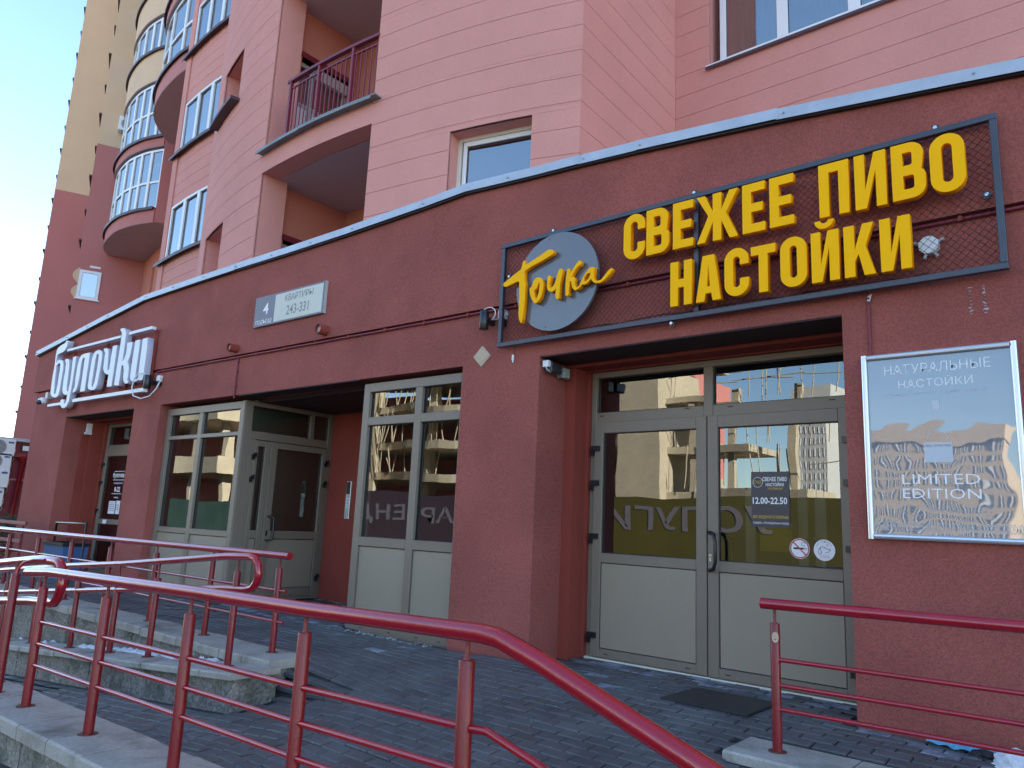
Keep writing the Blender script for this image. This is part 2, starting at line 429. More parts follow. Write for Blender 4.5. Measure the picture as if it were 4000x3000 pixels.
M_soffit_shade = material('painted soffit shade', (0.035, 0.014, 0.015), 0.7, var=0.1)  # near-black tone with the shade under the soffits put into the colour
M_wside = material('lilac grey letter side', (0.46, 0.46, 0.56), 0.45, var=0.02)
OUT = {
  'T': [[(-4.521,3.399),(-4.513,3.414),(-4.47,3.437),(-4.385,3.476),(-4.307,3.511),(-4.299,3.529),(-4.292,3.573),(-4.275,3.594),(-4.258,3.583),(-4.251,3.545),(-4.171,3.573),(-4.089,3.601),(-4.009,3.633),(-3.975,3.64),(-3.946,3.632),(-3.925,3.611),(-3.927,3.592),(-3.955,3.578),(-4.029,3.554),(-4.086,3.537),(-4.168,3.519),(-4.233,3.495),(-4.26,3.482),(-4.262,3.463),(-4.258,3.403),(-4.251,3.382),(-4.242,3.361),(-4.244,3.312),(-4.243,3.224),(-4.25,3.128),(-4.26,3.033),(-4.269,2.982),(-4.284,2.989),(-4.304,3.025),(-4.313,3.08),(-4.313,3.177),(-4.315,3.275),(-4.321,3.39),(-4.343,3.397),(-4.392,3.388),(-4.454,3.374),(-4.491,3.371),(-4.511,3.381)]],
  'o': [[(-4.193,3.294),(-4.19,3.308),(-4.17,3.317),(-4.16,3.346),(-4.143,3.377),(-4.115,3.394),(-4.085,3.393),(-4.055,3.376),(-4.036,3.343),(-4.031,3.304),(-4.036,3.257),(-4.053,3.202),(-4.086,3.16),(-4.114,3.146),(-4.138,3.159),(-4.166,3.202),(-4.184,3.244)],[(-4.138,3.275),(-4.107,3.293),(-4.094,3.325),(-4.086,3.343),(-4.076,3.331),(-4.077,3.293),(-4.084,3.246),(-4.103,3.196),(-4.114,3.193),(-4.127,3.225)]],
  'ch': [[(-3.986,3.377),(-3.975,3.39),(-3.958,3.386),(-3.946,3.373),(-3.952,3.338),(-3.96,3.301),(-3.955,3.276),(-3.941,3.269),(-3.919,3.279),(-3.903,3.305),(-3.888,3.345),(-3.868,3.408),(-3.852,3.428),(-3.835,3.43),(-3.818,3.415),(-3.819,3.379),(-3.834,3.326),(-3.845,3.271),(-3.847,3.215),(-3.846,3.159),(-3.863,3.145),(-3.883,3.155),(-3.892,3.176),(-3.89,3.213),(-3.887,3.25),(-3.906,3.234),(-3.939,3.226),(-3.968,3.238),(-3.987,3.263),(-3.992,3.297),(-3.99,3.335)]],
  'ka': [[(-3.781,3.176),(-3.783,3.241),(-3.781,3.316),(-3.774,3.371),(-3.771,3.403),(-3.757,3.413),(-3.74,3.407),(-3.734,3.387),(-3.736,3.359),(-3.707,3.4),(-3.676,3.436),(-3.644,3.463),(-3.628,3.464),(-3.617,3.448),(-3.623,3.421),(-3.653,3.411),(-3.679,3.386),(-3.705,3.353),(-3.718,3.329),(-3.691,3.323),(-3.68,3.307),(-3.683,3.279),(-3.678,3.249),(-3.66,3.222),(-3.636,3.229),(-3.618,3.263),(-3.591,3.309),(-3.565,3.341),(-3.535,3.372),(-3.509,3.38),(-3.482,3.375),(-3.474,3.36),(-3.481,3.325),(-3.482,3.279),(-3.468,3.254),(-3.437,3.242),(-3.406,3.247),(-3.367,3.285),(-3.327,3.323),(-3.302,3.331),(-3.289,3.32),(-3.296,3.303),(-3.336,3.266),(-3.375,3.233),(-3.416,3.218),(-3.468,3.225),(-3.494,3.245),(-3.511,3.271),(-3.536,3.248),(-3.572,3.23),(-3.599,3.239),(-3.625,3.214),(-3.657,3.199),(-3.683,3.198),(-3.706,3.223),(-3.718,3.258),(-3.723,3.287),(-3.736,3.289),(-3.74,3.252),(-3.744,3.207),(-3.744,3.165),(-3.761,3.159),(-3.775,3.165)],[(-3.584,3.266),(-3.58,3.298),(-3.554,3.325),(-3.518,3.332),(-3.522,3.305),(-3.542,3.277),(-3.568,3.26)]],
  'b': [[(-14.755,4.08),(-14.695,4.064),(-14.681,4.026),(-14.716,3.94),(-14.806,3.878),(-14.969,3.86),(-15.067,3.834),(-15.086,3.772),(-15.067,3.688),(-15.042,3.713),(-14.986,3.734),(-14.877,3.729),(-14.779,3.695),(-14.731,3.646),(-14.713,3.519),(-14.71,3.324),(-14.719,3.148),(-14.749,3.062),(-14.844,3.033),(-14.979,3.052),(-15.073,3.094),(-15.117,3.16),(-15.122,3.25),(-15.135,3.45),(-15.125,3.649),(-15.139,3.796),(-15.138,3.905),(-15.099,3.974),(-14.963,4.014),(-14.822,4.034)],[(-15.035,3.64),(-14.919,3.674),(-14.866,3.623),(-14.852,3.496),(-14.854,3.336),(-14.864,3.141),(-14.899,3.099),(-14.95,3.121),(-14.974,3.203),(-15.008,3.403),(-15.029,3.567)]],
  'u': [[(-14.684,3.721),(-14.58,3.72),(-14.497,3.684),(-14.46,3.583),(-14.443,3.406),(-14.433,3.213),(-14.396,3.115),(-14.334,3.11),(-14.313,3.273),(-14.329,3.483),(-14.356,3.723),(-14.218,3.731),(-14.216,3.56),(-14.214,3.334),(-14.219,3.127),(-14.23,2.939),(-14.294,2.84),(-14.404,2.809),(-14.514,2.828),(-14.593,2.894),(-14.607,2.964),(-14.532,2.985),(-14.438,2.953),(-14.439,2.901),(-14.392,2.884),(-14.356,2.93),(-14.353,2.999),(-14.352,3.051),(-14.454,3.049),(-14.552,3.091),(-14.597,3.156),(-14.614,3.333),(-14.605,3.509),(-14.619,3.635),(-14.667,3.675)]],
  'l': [[(-13.925,3.738),(-13.674,3.737),(-13.664,3.54),(-13.664,3.32),(-13.648,3.058),(-13.833,3.06),(-13.837,3.267),(-13.843,3.506),(-13.854,3.67),(-13.934,3.653),(-13.963,3.569),(-13.954,3.38),(-13.966,3.193),(-14.009,3.094),(-14.114,3.059),(-14.148,3.096),(-14.095,3.169),(-14.112,3.325),(-14.107,3.532),(-14.076,3.667),(-14.017,3.722)]],
  'o2': [[(-13.341,3.746),(-13.24,3.718),(-13.177,3.657),(-13.163,3.506),(-13.178,3.31),(-13.198,3.13),(-13.259,3.061),(-13.385,3.055),(-13.506,3.08),(-13.557,3.143),(-13.56,3.294),(-13.56,3.512),(-13.536,3.662),(-13.465,3.731)],[(-13.336,3.674),(-13.305,3.638),(-13.297,3.47),(-13.305,3.255),(-13.343,3.126),(-13.397,3.122),(-13.415,3.198),(-13.416,3.364),(-13.411,3.548),(-13.387,3.663)]],
  'c2': [[(-13.14,3.745),(-13.031,3.741),(-12.968,3.709),(-12.936,3.631),(-12.918,3.498),(-12.9,3.366),(-12.866,3.338),(-12.826,3.375),(-12.825,3.538),(-12.819,3.684),(-12.815,3.749),(-12.667,3.752),(-12.656,3.553),(-12.649,3.31),(-12.646,3.062),(-12.824,3.065),(-12.826,3.213),(-12.822,3.277),(-12.901,3.281),(-13.004,3.327),(-13.056,3.397),(-13.07,3.53),(-13.07,3.662),(-13.129,3.71)]],
  'k2': [[(-12.629,4.019),(-12.528,4.022),(-12.452,3.996),(-12.398,3.927),(-12.391,3.813),(-12.389,3.652),(-12.383,3.524),(-12.393,3.445),(-12.332,3.487),(-12.298,3.594),(-12.311,3.747),(-12.128,3.742),(-12.131,3.639),(-12.142,3.514),(-12.205,3.426),(-12.154,3.366),(-12.13,3.309),(-12.113,3.198),(-12.123,3.121),(-12.066,3.093),(-12.106,3.065),(-12.19,3.072),(-12.252,3.116),(-12.284,3.197),(-12.289,3.292),(-12.326,3.359),(-12.377,3.396),(-12.402,3.366),(-12.397,3.207),(-12.4,3.055),(-12.567,3.071),(-12.565,3.206),(-12.56,3.462),(-12.549,3.703),(-12.551,3.898),(-12.559,3.956),(-12.613,3.987)]],
  'i2': [[(-12.034,3.751),(-11.873,3.748),(-11.867,3.563),(-11.868,3.346),(-11.871,3.192),(-11.857,3.114),(-11.813,3.102),(-11.766,3.136),(-11.785,3.276),(-11.788,3.508),(-11.794,3.749),(-11.624,3.752),(-11.609,3.534),(-11.606,3.305),(-11.598,3.167),(-11.621,3.086),(-11.664,3.074),(-11.746,3.089),(-11.882,3.067),(-12.004,3.103),(-12.044,3.161),(-12.047,3.301),(-12.049,3.504),(-12.04,3.66)]],
}

# ================================================================== GROUND
def sheet(name, x0, x1, y0, y1, z, mat):
    m = MB(); m.quad((x0, y0, z), (x1, y0, z), (x1, y1, z), (x0, y1, z))
    o = m.build(name, mat); o['kind'] = 'structure'; return o
sheet('ground', -700, 700, -700, 700, -1.35, M_grass)
sheet('road', -300, 200, -28.0, -6.0, -1.30, M_asph)
sheet('sidewalk', -300, 200, -5.9, 1.55, -1.22, M_asph)

def sstep(a, b, x):
    t = min(1, max(0, (x - a) / (b - a))); return t * t * (3 - 2 * t)
def zp(x, y):
    """height of the paved porch and of the ramp that falls away to the left"""
    if y > 3.52 and x < -5.36: return 0.0
    cross = 0.10 * min(2.2, max(0, 4.9 - y)) * (1 - (1 - sstep(-5.6, -3.9, x)) * sstep(3.45, 3.88, y))
    ramp = 0.093 * max(0, -4.2 - x) * (1 - sstep(3.45, 3.92, y))
    return -cross - ramp
porch = thing('porch_paving', 'x', 'x', (-4, 4, 0))
del porch['label'], porch['category']
porch['kind'] = 'structure'
# the bed under the pavers (the dark joints)
bed = MB()
xs = [-18 + 0.25 * i for i in range(90)]
ysb = [1.6 + .12 * k for k in range(16)] + [3.52] + [3.52 + .12 * k for k in range(1, 13)] + [5.1, 5.4, 6.8]
for y0, y1 in zip(ysb, ysb[1:]):
    for i in range(len(xs) - 1):
        a, b = xs[i], xs[i + 1]
        if y1 > 5.3 and not (a > -9.6 and b < -6.4 or a > -4.6 and b < -1.0 or a > -15 and b < -11.9): continue
        e = 0.014
        if y0 >= 3.5 and a < -5.36 < b:
            bed.quad((a, y0, -e), (-5.36, y0, -e), (-5.36, y1, -e), (a, y1, -e)); a = -5.36
        yy0, yy1 = y0 + 1e-4, y1 - 1e-4
        bed.quad((a, y0, zp(a + 1e-3, yy0) - e), (b, y0, zp(b - 1e-3, yy0) - e), (b, y1, zp(b - 1e-3, yy1) - e), (a, y1, zp(a + 1e-3, yy1) - e))
bed.build('paving_bed', M_mortar, porch)
# pavers, 200 x 100 mm in running bond
def in_porch(x, y):
    if y > yw(x) - 0.07:
        if -4.08 < x < -1.62 and y < 5.93: return True
        if -9.1 < x < -6.8 and y < 6.7: return True
        if -14.5 < x < -12.2 and y < 5.6: return True
        return False
    if 3.05 < y < 3.55 and x < -5.12: return False
    if 3.3 < y < 3.9 and x < -5.32: return False
    if 4.2 < y < 4.64 and x > -1.95: return False
    return True
cells = []
row = 0
y = 2.02
while y < 6.7:
    x = -15.8 + (0.1 if row % 2 else 0.0)
    while x < 1.5:
        if in_porch(x, y): cells.append((x, y))
        x += 0.2
    y += 0.1; row += 1
Fv = -CM.col[2]; Rv = CM.col[0]; Uv = CM.col[1]
def pix(p):
    d = Vector(p) - CP; w = d.dot(Fv)
    return (2000 + 2915 * d.dot(Rv) / w, 1500 - 2915 * d.dot(Uv) / w, w) if w > 0.1 else (9e9, 9e9, 1)
def seen(c):
    u, v, w = pix((c[0], c[1], zp(*c))); return -40 < u < 4040 and v < 3040
vis = sorted([c for c in cells if seen(c)], key=lambda c: c[0] ** 2 + c[1] ** 2)
solo = set(vis[:290])
proto = {}
for k, m in (('a', M_paver), ('b', M_paver2), ('c', M_paver3)):
    t = MB(); t.top(-0.0962, 0.0962, -0.0465, 0.0465, -0.05, 0.0, 0.007)
    proto[k] = t
def pick(x, y):
    d = yw(x) - y
    if -4.3 < x < -1.5: d = 5.93 - y if x < -1.6 else d
    q = random.random()
    if d < 0.24 and -4.2 < x < -1.5 and q < 0.75: return 'c'
    if d < 0.12 and q < 0.45: return 'c'
    if x > -1.5 and y > 4.9 and q < 0.5: return 'c'
    if q < 0.012: return 'c'
    return 'b' if q > 0.90 else 'a'
rest = {'a': MB(), 'b': MB(), 'c': MB()}
src = {}
npv = 0
for c in cells:
    x, y = c; k = pick(x, y); z = zp(x, y) + random.uniform(-0.004, 0.003)
    sx = (zp(x + .05, y) - zp(x - .05, y)) / 0.1; sy = (zp(x, y + .03) - zp(x, y - .03)) / 0.06
    if abs(sx) > .3: sx = 0
    if abs(sy) > .3: sy = 0
    tx, ty = sy + random.uniform(-.02, .02), -sx + random.uniform(-.02, .02)
    if c in solo:
        if k not in src:
            tt = MB(); tt.v = [(a + x, b + y, c_ + z) for a, b, c_ in proto[k].v]; tt.f = proto[k].f; tt.mi = proto[k].mi; tt.sm = proto[k].sm
            src[k] = tt.build('paver', (M_paver, M_paver2, M_paver3)['abc'.index(k)], porch, (x, y, z)); o = src[k]
        else:
            o = piece(src[k], 'paver', (x, y, z), porch)
        o.rotation_euler = (tx, ty, random.uniform(-.012, .012))
    else:
        mb = rest[k]; e = random.uniform(.095, .0975)
        if x < -8:
            mb.add([(x - e, y - .047, z - sx * e), (x + e, y - .047, z + sx * e), (x + e, y + .047, z + sx * e), (x - e, y + .047, z - sx * e)], [(0, 1, 2, 3)])
        else:
            def q(a, b, zz): return (x + a, y + b, z + zz + sx * a + sy * b)
            b_ = .047; f = .005
            mb.add([q(-e, -b_, -.03), q(e, -b_, -.03), q(e, b_, -.03), q(-e, b_, -.03), q(-e, -b_, -f), q(e, -b_, -f), q(e, b_, -f), q(-e, b_, -f), q(-e + f, -b_ + f, 0), q(e - f, -b_ + f, 0), q(e - f, b_ - f, 0), q(-e + f, b_ - f, 0)],
                   [(0, 1, 5, 4), (1, 2, 6, 5), (2, 3, 7, 6), (3, 0, 4, 7), (4, 5, 9, 8), (5, 6, 10, 9), (6, 7, 11, 10), (7, 4, 8, 11), (8, 9, 10, 11)])
for k, m in (('a', M_paver), ('b', M_paver2), ('c', M_paver3)):
    rest[k].build('far_pavers', m, porch, kind='stuff')
# salt bloom and crumbs along the foot of the wall
def crumbs(name, pts, n, spread, r0, r1, mat, label, cat):
    m = MB()
    for i in range(n):
        px, py = random.choice(pts)
        x = px + random.gauss(0, spread[0]); y = py + random.gauss(0, spread[1]); r = random.uniform(r0, r1)
        z = zp(x, y)
        k = 6
        an = random.random() * 6
        vs = [(x + r * random.uniform(.6, 1.2) * math.cos(an + 6.283 * j / k), y + r * random.uniform(.5, 1.0) * math.sin(an + 6.283 * j / k), z + 0.001) for j in range(k)] + [(x, y, z + r * random.uniform(.2, .5))]
        m.add(vs, [(j, (j + 1) % k, k) for j in range(k)])
    o = m.build(name, mat, loc=(pts[0][0], pts[0][1], 0)); o['kind'] = 'stuff'
    return o
crumbs('salt_crumbs', [(-6.6 + .1 * i, 5.14) for i in range(14)] + [(-9.0 + .12 * i, 6.62) for i in range(18)] + [(-9 + .2 * i, 5.9) for i in range(3)], 520, (.05, .035), .004, .016, M_dust, '', '')
crumbs('litter_crumbs', [(-4.5, 4.2), (-6.3, 4.4), (-3.5, 3.2), (-2.6, 4.6), (-5, 2.6), (-3, 2.5)], 90, (.7, .5), .004, .011, M_dust, '', '')

# ================================================================== PODIUM BUILDING
pod = thing('podium_building', 'long brown red stucco ground floor shop block with a metal edged parapet', 'building', (-8, 5.3, 0))
ZL, ZG0, ZG1 = 2.70, 3.222, 3.262
# parapet height along x (bottom of the coping), read off the metal edge
CO = [(-16.40, 3.985), (-15.4, 4.10), (-13.5, 4.32), (-12.15, 4.465), (-10.5, 4.49), (-9.53, 4.497), (-8.3, 4.495), (-7.04, 4.508), (-5.85, 4.535), (-5.2, 4.562), (-4.66, 4.525), (-3.75, 4.465), (-3.15, 4.415), (-1.9, 4.29), (-.66, 4.14), (-.35, 4.10), (1.2, 3.90), (4.0, 3.6)]
def zco(x):
    for (a, za), (b, zb) in zip(CO, CO[1:]):
        if a <= x <= b: return za + (zb - za) * (x - a) / (b - a)
    return CO[0][1] if x < CO[0][0] else CO[-1][1]
w = MB(XW)
XL = -16.20; XR = 4.0
def wallbox(x0, x1, e0, e1, z0, z1):
    if x0 < XK < x1: w.box(x0, XK, e0, e1, z0, z1); w.box(XK, x1, e0, e1, z0, z1)
    else: w.box(x0, x1, e0, e1, z0, z1)
zb = -0.6
wallbox(XL, -14.70, 0, .42, zb, ZL)
wallbox(-12.13, -11.287, 0, .42, zb, ZL)
wallbox(-5.15, -4.19, 0, .42, zb, ZL)
wallbox(-1.516, XR, 0, .42, zb, ZL)
for a, b in ((XL, -14.70), (-14.70, -12.13), (-12.13, -11.287), (-11.287, -9.2), (-9.2, -6.72), (-6.72, -5.15), (-5.15, XK), (XK, -4.19), (-4.19, -1.516), (-1.516, XR)):
    w.box(a, b, 0, .42, ZL, ZG0)
    w.box(a, b, .05, .42, ZG0, ZG1)
w.build('wall', M_pod, pod)
w = MB(XW)
for (a, za), (b, zb2) in zip(CO, CO[1:]):
    e0 = -.012
    w.add([(a, e0, ZG1), (b, e0, ZG1), (b, e0, zb2), (a, e0, za), (a, .42, ZG1), (b, .42, ZG1), (b, .42, zb2), (a, .42, za)],
          [(0, 1, 2, 3), (5, 4, 7, 6), (1, 0, 4, 5), (3, 2, 6, 7)] + ([(0, 3, 7, 4)] if a == CO[0][0] else []))
w.build('upper_wall_band', M_pod, pod)
# reveals: inner steps, soffits, recess walls
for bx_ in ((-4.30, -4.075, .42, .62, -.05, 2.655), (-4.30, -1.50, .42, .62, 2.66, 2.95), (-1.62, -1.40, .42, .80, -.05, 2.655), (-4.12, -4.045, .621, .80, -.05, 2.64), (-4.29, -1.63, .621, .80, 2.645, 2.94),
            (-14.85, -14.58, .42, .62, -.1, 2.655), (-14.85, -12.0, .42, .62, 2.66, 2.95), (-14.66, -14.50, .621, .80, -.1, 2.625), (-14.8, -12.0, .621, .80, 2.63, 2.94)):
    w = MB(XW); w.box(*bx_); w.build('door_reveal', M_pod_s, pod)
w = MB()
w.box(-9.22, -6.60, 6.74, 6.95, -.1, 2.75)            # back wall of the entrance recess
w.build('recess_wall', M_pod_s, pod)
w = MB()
w.box(-9.3, -6.6, 5.55, 6.95, 2.655, 2.9)             # its ceiling, coloured near black for the shade in the recess
w.build('recess_ceiling', M_soffit_shade, pod)
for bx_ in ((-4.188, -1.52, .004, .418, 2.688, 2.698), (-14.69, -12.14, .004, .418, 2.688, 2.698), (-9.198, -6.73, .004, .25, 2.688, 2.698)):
    w = MB(XW); w.box(*bx_); w.build('soffit_shade', M_soffit_shade, pod)  # thin dark sheets added under the lintels as painted shade
w = MB()
w.box(-16.2, 3.9, 5.62, 9.04, 3.55, 3.70)
w.build('roof', M_grey, pod)
w = MB(); w.box(-16.2, -15.9, 5.3, 9.0, -.6, 3.55); w.build('end_wall', M_pod, pod)
# short drain spouts
for x, z, r, ln in ((-7.40, 3.352, .062, .14), (-9.33, 3.345, .058, .14)):
    m = MB(XW); seg = 20
    m.tube([(x, -ln, z), (x, .0, z)], r, seg, caps=False); m.tube([(x, .0, z), (x, -ln, z)], r - .009, seg, caps=False)
    a = [(x + r * math.cos(6.2832 * i / seg), -ln, z + r * math.sin(6.2832 * i / seg)) for i in range(seg)]
    b = [(x + (r - .009) * math.cos(6.2832 * i / seg), -ln, z + (r - .009) * math.sin(6.2832 * i / seg)) for i in range(seg)]
    m.add(a + b, [(i, (i + 1) % seg, seg + (i + 1) % seg, seg + i) for i in range(seg)])
    m.cur = 1; m.add([(x + (r - .01) * math.cos(6.2832 * i / seg), -ln + .035, z + (r - .01) * math.sin(6.2832 * i / seg)) for i in range(seg)], [tuple(range(seg))])
    m.build('drain_spout', [M_pod_s, M_grey], pod)
# coping: overlapping folded sheets, each with its drip edge and screws
seams = [-16.43, -15.05, -13.45, -12.15, -9.53, -7.04, -5.85, -4.66, -3.75, -3.15, -1.9, -.66, .9, 2.4, 4.0]
for i in range(len(seams) - 1):
    a, b = seams[i] - (.02 if i else 0), seams[i + 1]
    cuts = [a] + [c for c, _ in CO if a + .05 < c < b - .05] + [b]
    if a < XK < b: cuts = sorted(cuts + [XK])
    m = MB(XW); d = -.075 - (.003 if i % 2 else 0); lift = random.uniform(-.004, .006)
    for p, q in zip(cuts, cuts[1:]):
        zpp, zq = zco(p) + lift, zco(q) + lift
        H = .088
        m.add([(p, d, zpp), (q, d, zq), (q, d, zq + H), (p, d, zpp + H), (p, .42, zpp + H + .01), (q, .42, zq + H + .01), (p, d + .006, zpp), (q, d + .006, zq), (q, d + .006, zq + H - .006), (p, d + .006, zpp + H - .006), (p, .42, zpp + H), (q, .42, zq + H)],
              [(0, 1, 2, 3), (3, 2, 5, 4), (1, 0, 6, 7), (7, 6, 9, 8), (8, 9, 10, 11)])
    a0, za0 = cuts[0], zco(cuts[0]) + lift
    m.quad((a0, d, za0), (a0, d, za0 + .088), (a0, .42, za0 + .098), (a0, d + .006, za0 + .0)) if i == 0 else None
    if i == 0: m.add([(a0, d, za0), (a0, d, za0 + .088), (a0, .42, za0 + .098), (a0, .42, za0)], [(0, 1, 2, 3)])
    m.build('coping_section', M_zinc, pod)
    n = max(1, int((b - a) / .75))
    for k in range(n):
        x = a + .06 + (b - a) * k / n
        s_ = MB(XW); z = zco(x) + .045
        s_.tube([(x, d - .012, z), (x, d, z)], .008, 8); s_.box(x - .004, x + .004, d - .018, d - .012, z - .012, z + .004)
        s_.build('coping_screw', M_grey, pod)
# black strip under the coping, standing in for the shadow of its overhang
m = MB(XW)
for (a, za), (b, zb2) in zip(CO, CO[1:]):
    m.add([(a, -.055, za - .012), (b, -.055, zb2 - .012), (b, -.055, zb2 + .05), (a, -.055, za + .05), (a, 0, za - .012), (b, 0, zb2 - .012), (b, 0, zb2 + .05), (a, 0, za + .05)], [(0, 1, 2, 3), (1, 0, 4, 5)])
m.build('coping_shadow', M_gasket, pod)

# ---------------------------------------------------------------- interior shell behind the glazing
m = MB()
def inroom(x0, x1, y0, y1, z0, z1, mb):
    mb.quad((x0, y1, z0), (x1, y1, z0), (x1, y1, z1), (x0, y1, z1))
    mb.quad((x0, y0, z0), (x0, y1, z0), (x0, y1, z1), (x0, y0, z1))
    mb.quad((x1, y1, z0), (x1, y0, z0), (x1, y0, z1), (x1, y1, z1))
    mb.quad((x0, y1, z1), (x1, y1, z1), (x1, y0, z1), (x0, y0, z1))
for rm in ((-4.35, 1.0, 6.12, 8.95, 0, 3.0), (-6.5, -4.36, 5.75, 8.95, 0, 3.0), (-15.85, -11.9, 5.85, 8.95, 0, 3.0)):
    m = MB(); inroom(*rm, m); m.build('interior_wall', M_int, pod)
m = MB(); inroom(-11.7, -9.35, 5.50, 8.95, 0, 3.0, m); m.build('stair_hall_wall', M_intg, pod)
m = MB()
for x0, x1, y0 in ((-4.35, 1, 6.02), (-6.5, -4.36, 5.45), (-15.85, -11.9, 5.75), (-11.7, -9.26, 5.35)):
    m.quad((x0, y0, -.004), (x1, y0, -.004), (x1, 8.95, -.004), (x0, 8.95, -.004))
m.build('interior_floor', M_floor, pod)

# ---------------------------------------------------------------- glazing builders
def bars(mb, u0, u1, z0, z1, ucuts, zcuts, bw, i0, i1):
    """outer frame plus mullions (ucuts) and transoms (zcuts); each entry is a centre or (centre, width)"""
    mb.bev(u0, u0 + bw, i0, i1, z0, z1); mb.bev(u1 - bw, u1, i0, i1, z0, z1)
    mb.bev(u0 + bw, u1 - bw, i0, i1, z0, z0 + bw); mb.bev(u0 + bw, u1 - bw, i0, i1, z1 - bw, z1)
    U = [u0 + bw] ; 
    for c in ucuts:
        c, wd = c if isinstance(c, tuple) else (c, bw); U += [c - wd / 2, c + wd / 2]
    U.append(u1 - bw)
    Z = [z0 + bw]
    for c in zcuts:
        c, wd = c if isinstance(c, tuple) else (c, bw); Z += [c - wd / 2, c + wd / 2]
    Z.append(z1 - bw)
    for k in range(1, len(U) - 1, 2): mb.bev(U[k], U[k + 1], i0 + .0015, i1, z0 + bw, z1 - bw)
    for k in range(1, len(Z) - 1, 2):
        for j in range(0, len(U), 2): mb.bev(U[j], U[j + 1], i0 + .003, i1, Z[k], Z[k + 1])
    return [[(U[j], U[j + 1], Z[k], Z[k + 1]) for j in range(0, len(U), 2)] for k in range(0, len(Z), 2)]
def pane_part(parent, xf, u0, u1, z0, z1, i, mat, gasket=True, tilt=0.0):
    m = MB(xf)
    t = random.uniform(-tilt, tilt); t2 = random.uniform(-tilt, tilt)
    m.cur = 0
    m.add([(u0, i - t, z0 ), (u1, i + t, z0), (u1, i + t + t2, z1), (u0, i - t + t2, z1)], [(0, 1, 2, 3)])
    if gasket:
        g = .008; m.cur = 1; j = i - .006
        m.box(u0, u0 + g, j, i, z0, z1); m.box(u1 - g, u1, j, i, z0, z1); m.box(u0 + g, u1 - g, j, i, z0, z0 + g); m.box(u0 + g, u1 - g, j, i, z1 - g, z1)
    return m.build('pane', [mat, M_gasket], parent)
def panel_part(parent, xf, u0, u1, z0, z1, i, mat):
    m = MB(xf); g = .007
    m.cur = 1; m.box(u0, u1, i, i + .01, z0, z1)
    m.cur = 0; m.bev(u0 + g, u1 - g, i - .008, i + .001, z0 + g, z1 - g, .003)
    return m.build('infill_panel', [mat, M_gasket], parent)
def slots(mb, pts):
    for u, i, z in pts: mb.box(u - .022, u + .022, i - .002, i + .002, z - .004, z + .004)

# shop window beside the entrance (right) and its twin to the left
def shop_window(x0, x1, e, z0, z1, mull, rails, name):
    m = MB(XW)
    g = bars(m, x0, x1, z0, z1, [(mull, .10)], rails, .10, e, e + .09)
    m.cur = 1; slots(m, [(x0 + .25, e, z0 + .05), (mull - .2, e, z0 + .05), (mull + .2, e, z0 + .05), (x1 - .2, e, z0 + .05)])
    f = m.build(name, [M_taupe, M_gasket], pod)
    for r, rowc in enumerate(g):
        for (a, b, c, d) in rowc:
            if r == 0: panel_part(f, XW, a, b, c, d, e + .03, M_panel)
            else: pane_part(f, XW, a, b, c, d, e + .045, G_shop, tilt=.003)
    return f
wr = shop_window(-6.72, -5.13, .075, -.035, 2.655, -5.835, [(.905, .095), (2.222, .092)], 'shop_window')
wl = shop_window(-11.27, -9.20, .12, -.02, 2.64, -10.30, [(.865, .075), (2.20, .055)], 'shop_window')
m = MB(); m.box(-6.72, -6.62, 5.43, 6.74, -.03, 2.655)
m.build('side_frame', M_taupe, pod)

# apartment entrance door: stands square to the street, facing right
XD = -9.194
FD = frame((XD, 5.29), (XD, 6.74))     # u runs into the building, inward is -X
m = MB(FD)
# outer frame with transom; uprights at u
def U(y): return y - 5.29
m.bev(0, .12, 0, .08, 0, 2.65); m.bev(1.37, 1.45, 0, .08, 0, 2.65); m.bev(.12, 1.37, 0, .08, 2.59, 2.65); m.bev(.12, 1.37, .002, .08, 2.14, 2.25); m.bev(.12, 1.37, 0, .07, 0, .05)
m.bev(.12, .20, .001, .08, .05, 2.14)
ed = m.build('entrance_door', M_taupe, pod)
ed['label'] = 'taupe framed entrance door with a black pull handle, set square in the recess'
pane_part(ed, FD, .12, 1.05, 2.25, 2.59, .04, G_shop); m = MB(FD); m.bev(1.05, 1.12, .001, .08, 2.25, 2.59); m.build('transom_bar', M_taupe, ed); pane_part(ed, FD, 1.12, 1.37, 2.25, 2.59, .04, G_shop)
m = MB(FD)   # side light
m.bev(.20, .25, -.004, .06, .05, 2.13); m.bev(.36, .44, -.004, .06, .05, 2.13); m.bev(.25, .36, -.003, .06, 2.05, 2.13); m.bev(.25, .36, -.003, .06, .82, .93); m.bev(.25, .36, -.003, .06, .05, .10)
m.build('side_leaf', M_taupe, ed)
pane_part(ed, FD, .25, .36, .93, 2.05, .03, G_shop); panel_part(ed, FD, .25, .36, .10, .82, .03, M_panel)
m = MB(FD)
m.bev(.445, .55, -.008, .06, .05, 2.13); m.bev(1.30, 1.368, -.008, .06, .05, 2.13); m.bev(.55, 1.30, -.007, .06, 2.045, 2.13); m.bev(.55, 1.30, -.007, .06, .82, .93); m.bev(.55, 1.30, -.007, .06, .05, .16)
m.build('door_leaf', M_taupe, ed)
pane_part(ed, FD, .55, 1.30, .93, 2.045, .03, G_shop); panel_part(ed, FD, .55, 1.30, .16, .82, .02, M_panel)
m = MB(FD); u = .50
m.tube([(u, -.008, .80), (u, -.055, .80), (u + .045, -.085, .815), (u + .05, -.088, .86), (u + .05, -.088, 1.06), (u + .045, -.085, 1.105), (u, -.055, 1.12), (u, -.008, 1.12)], .013, 12)
m.build('pull_handle', M_black, ed)
m = MB(FD); m.box(u - .012, u + .012, -.014, -.006, .86, .93); m.build('lock_plate', M_black, ed)
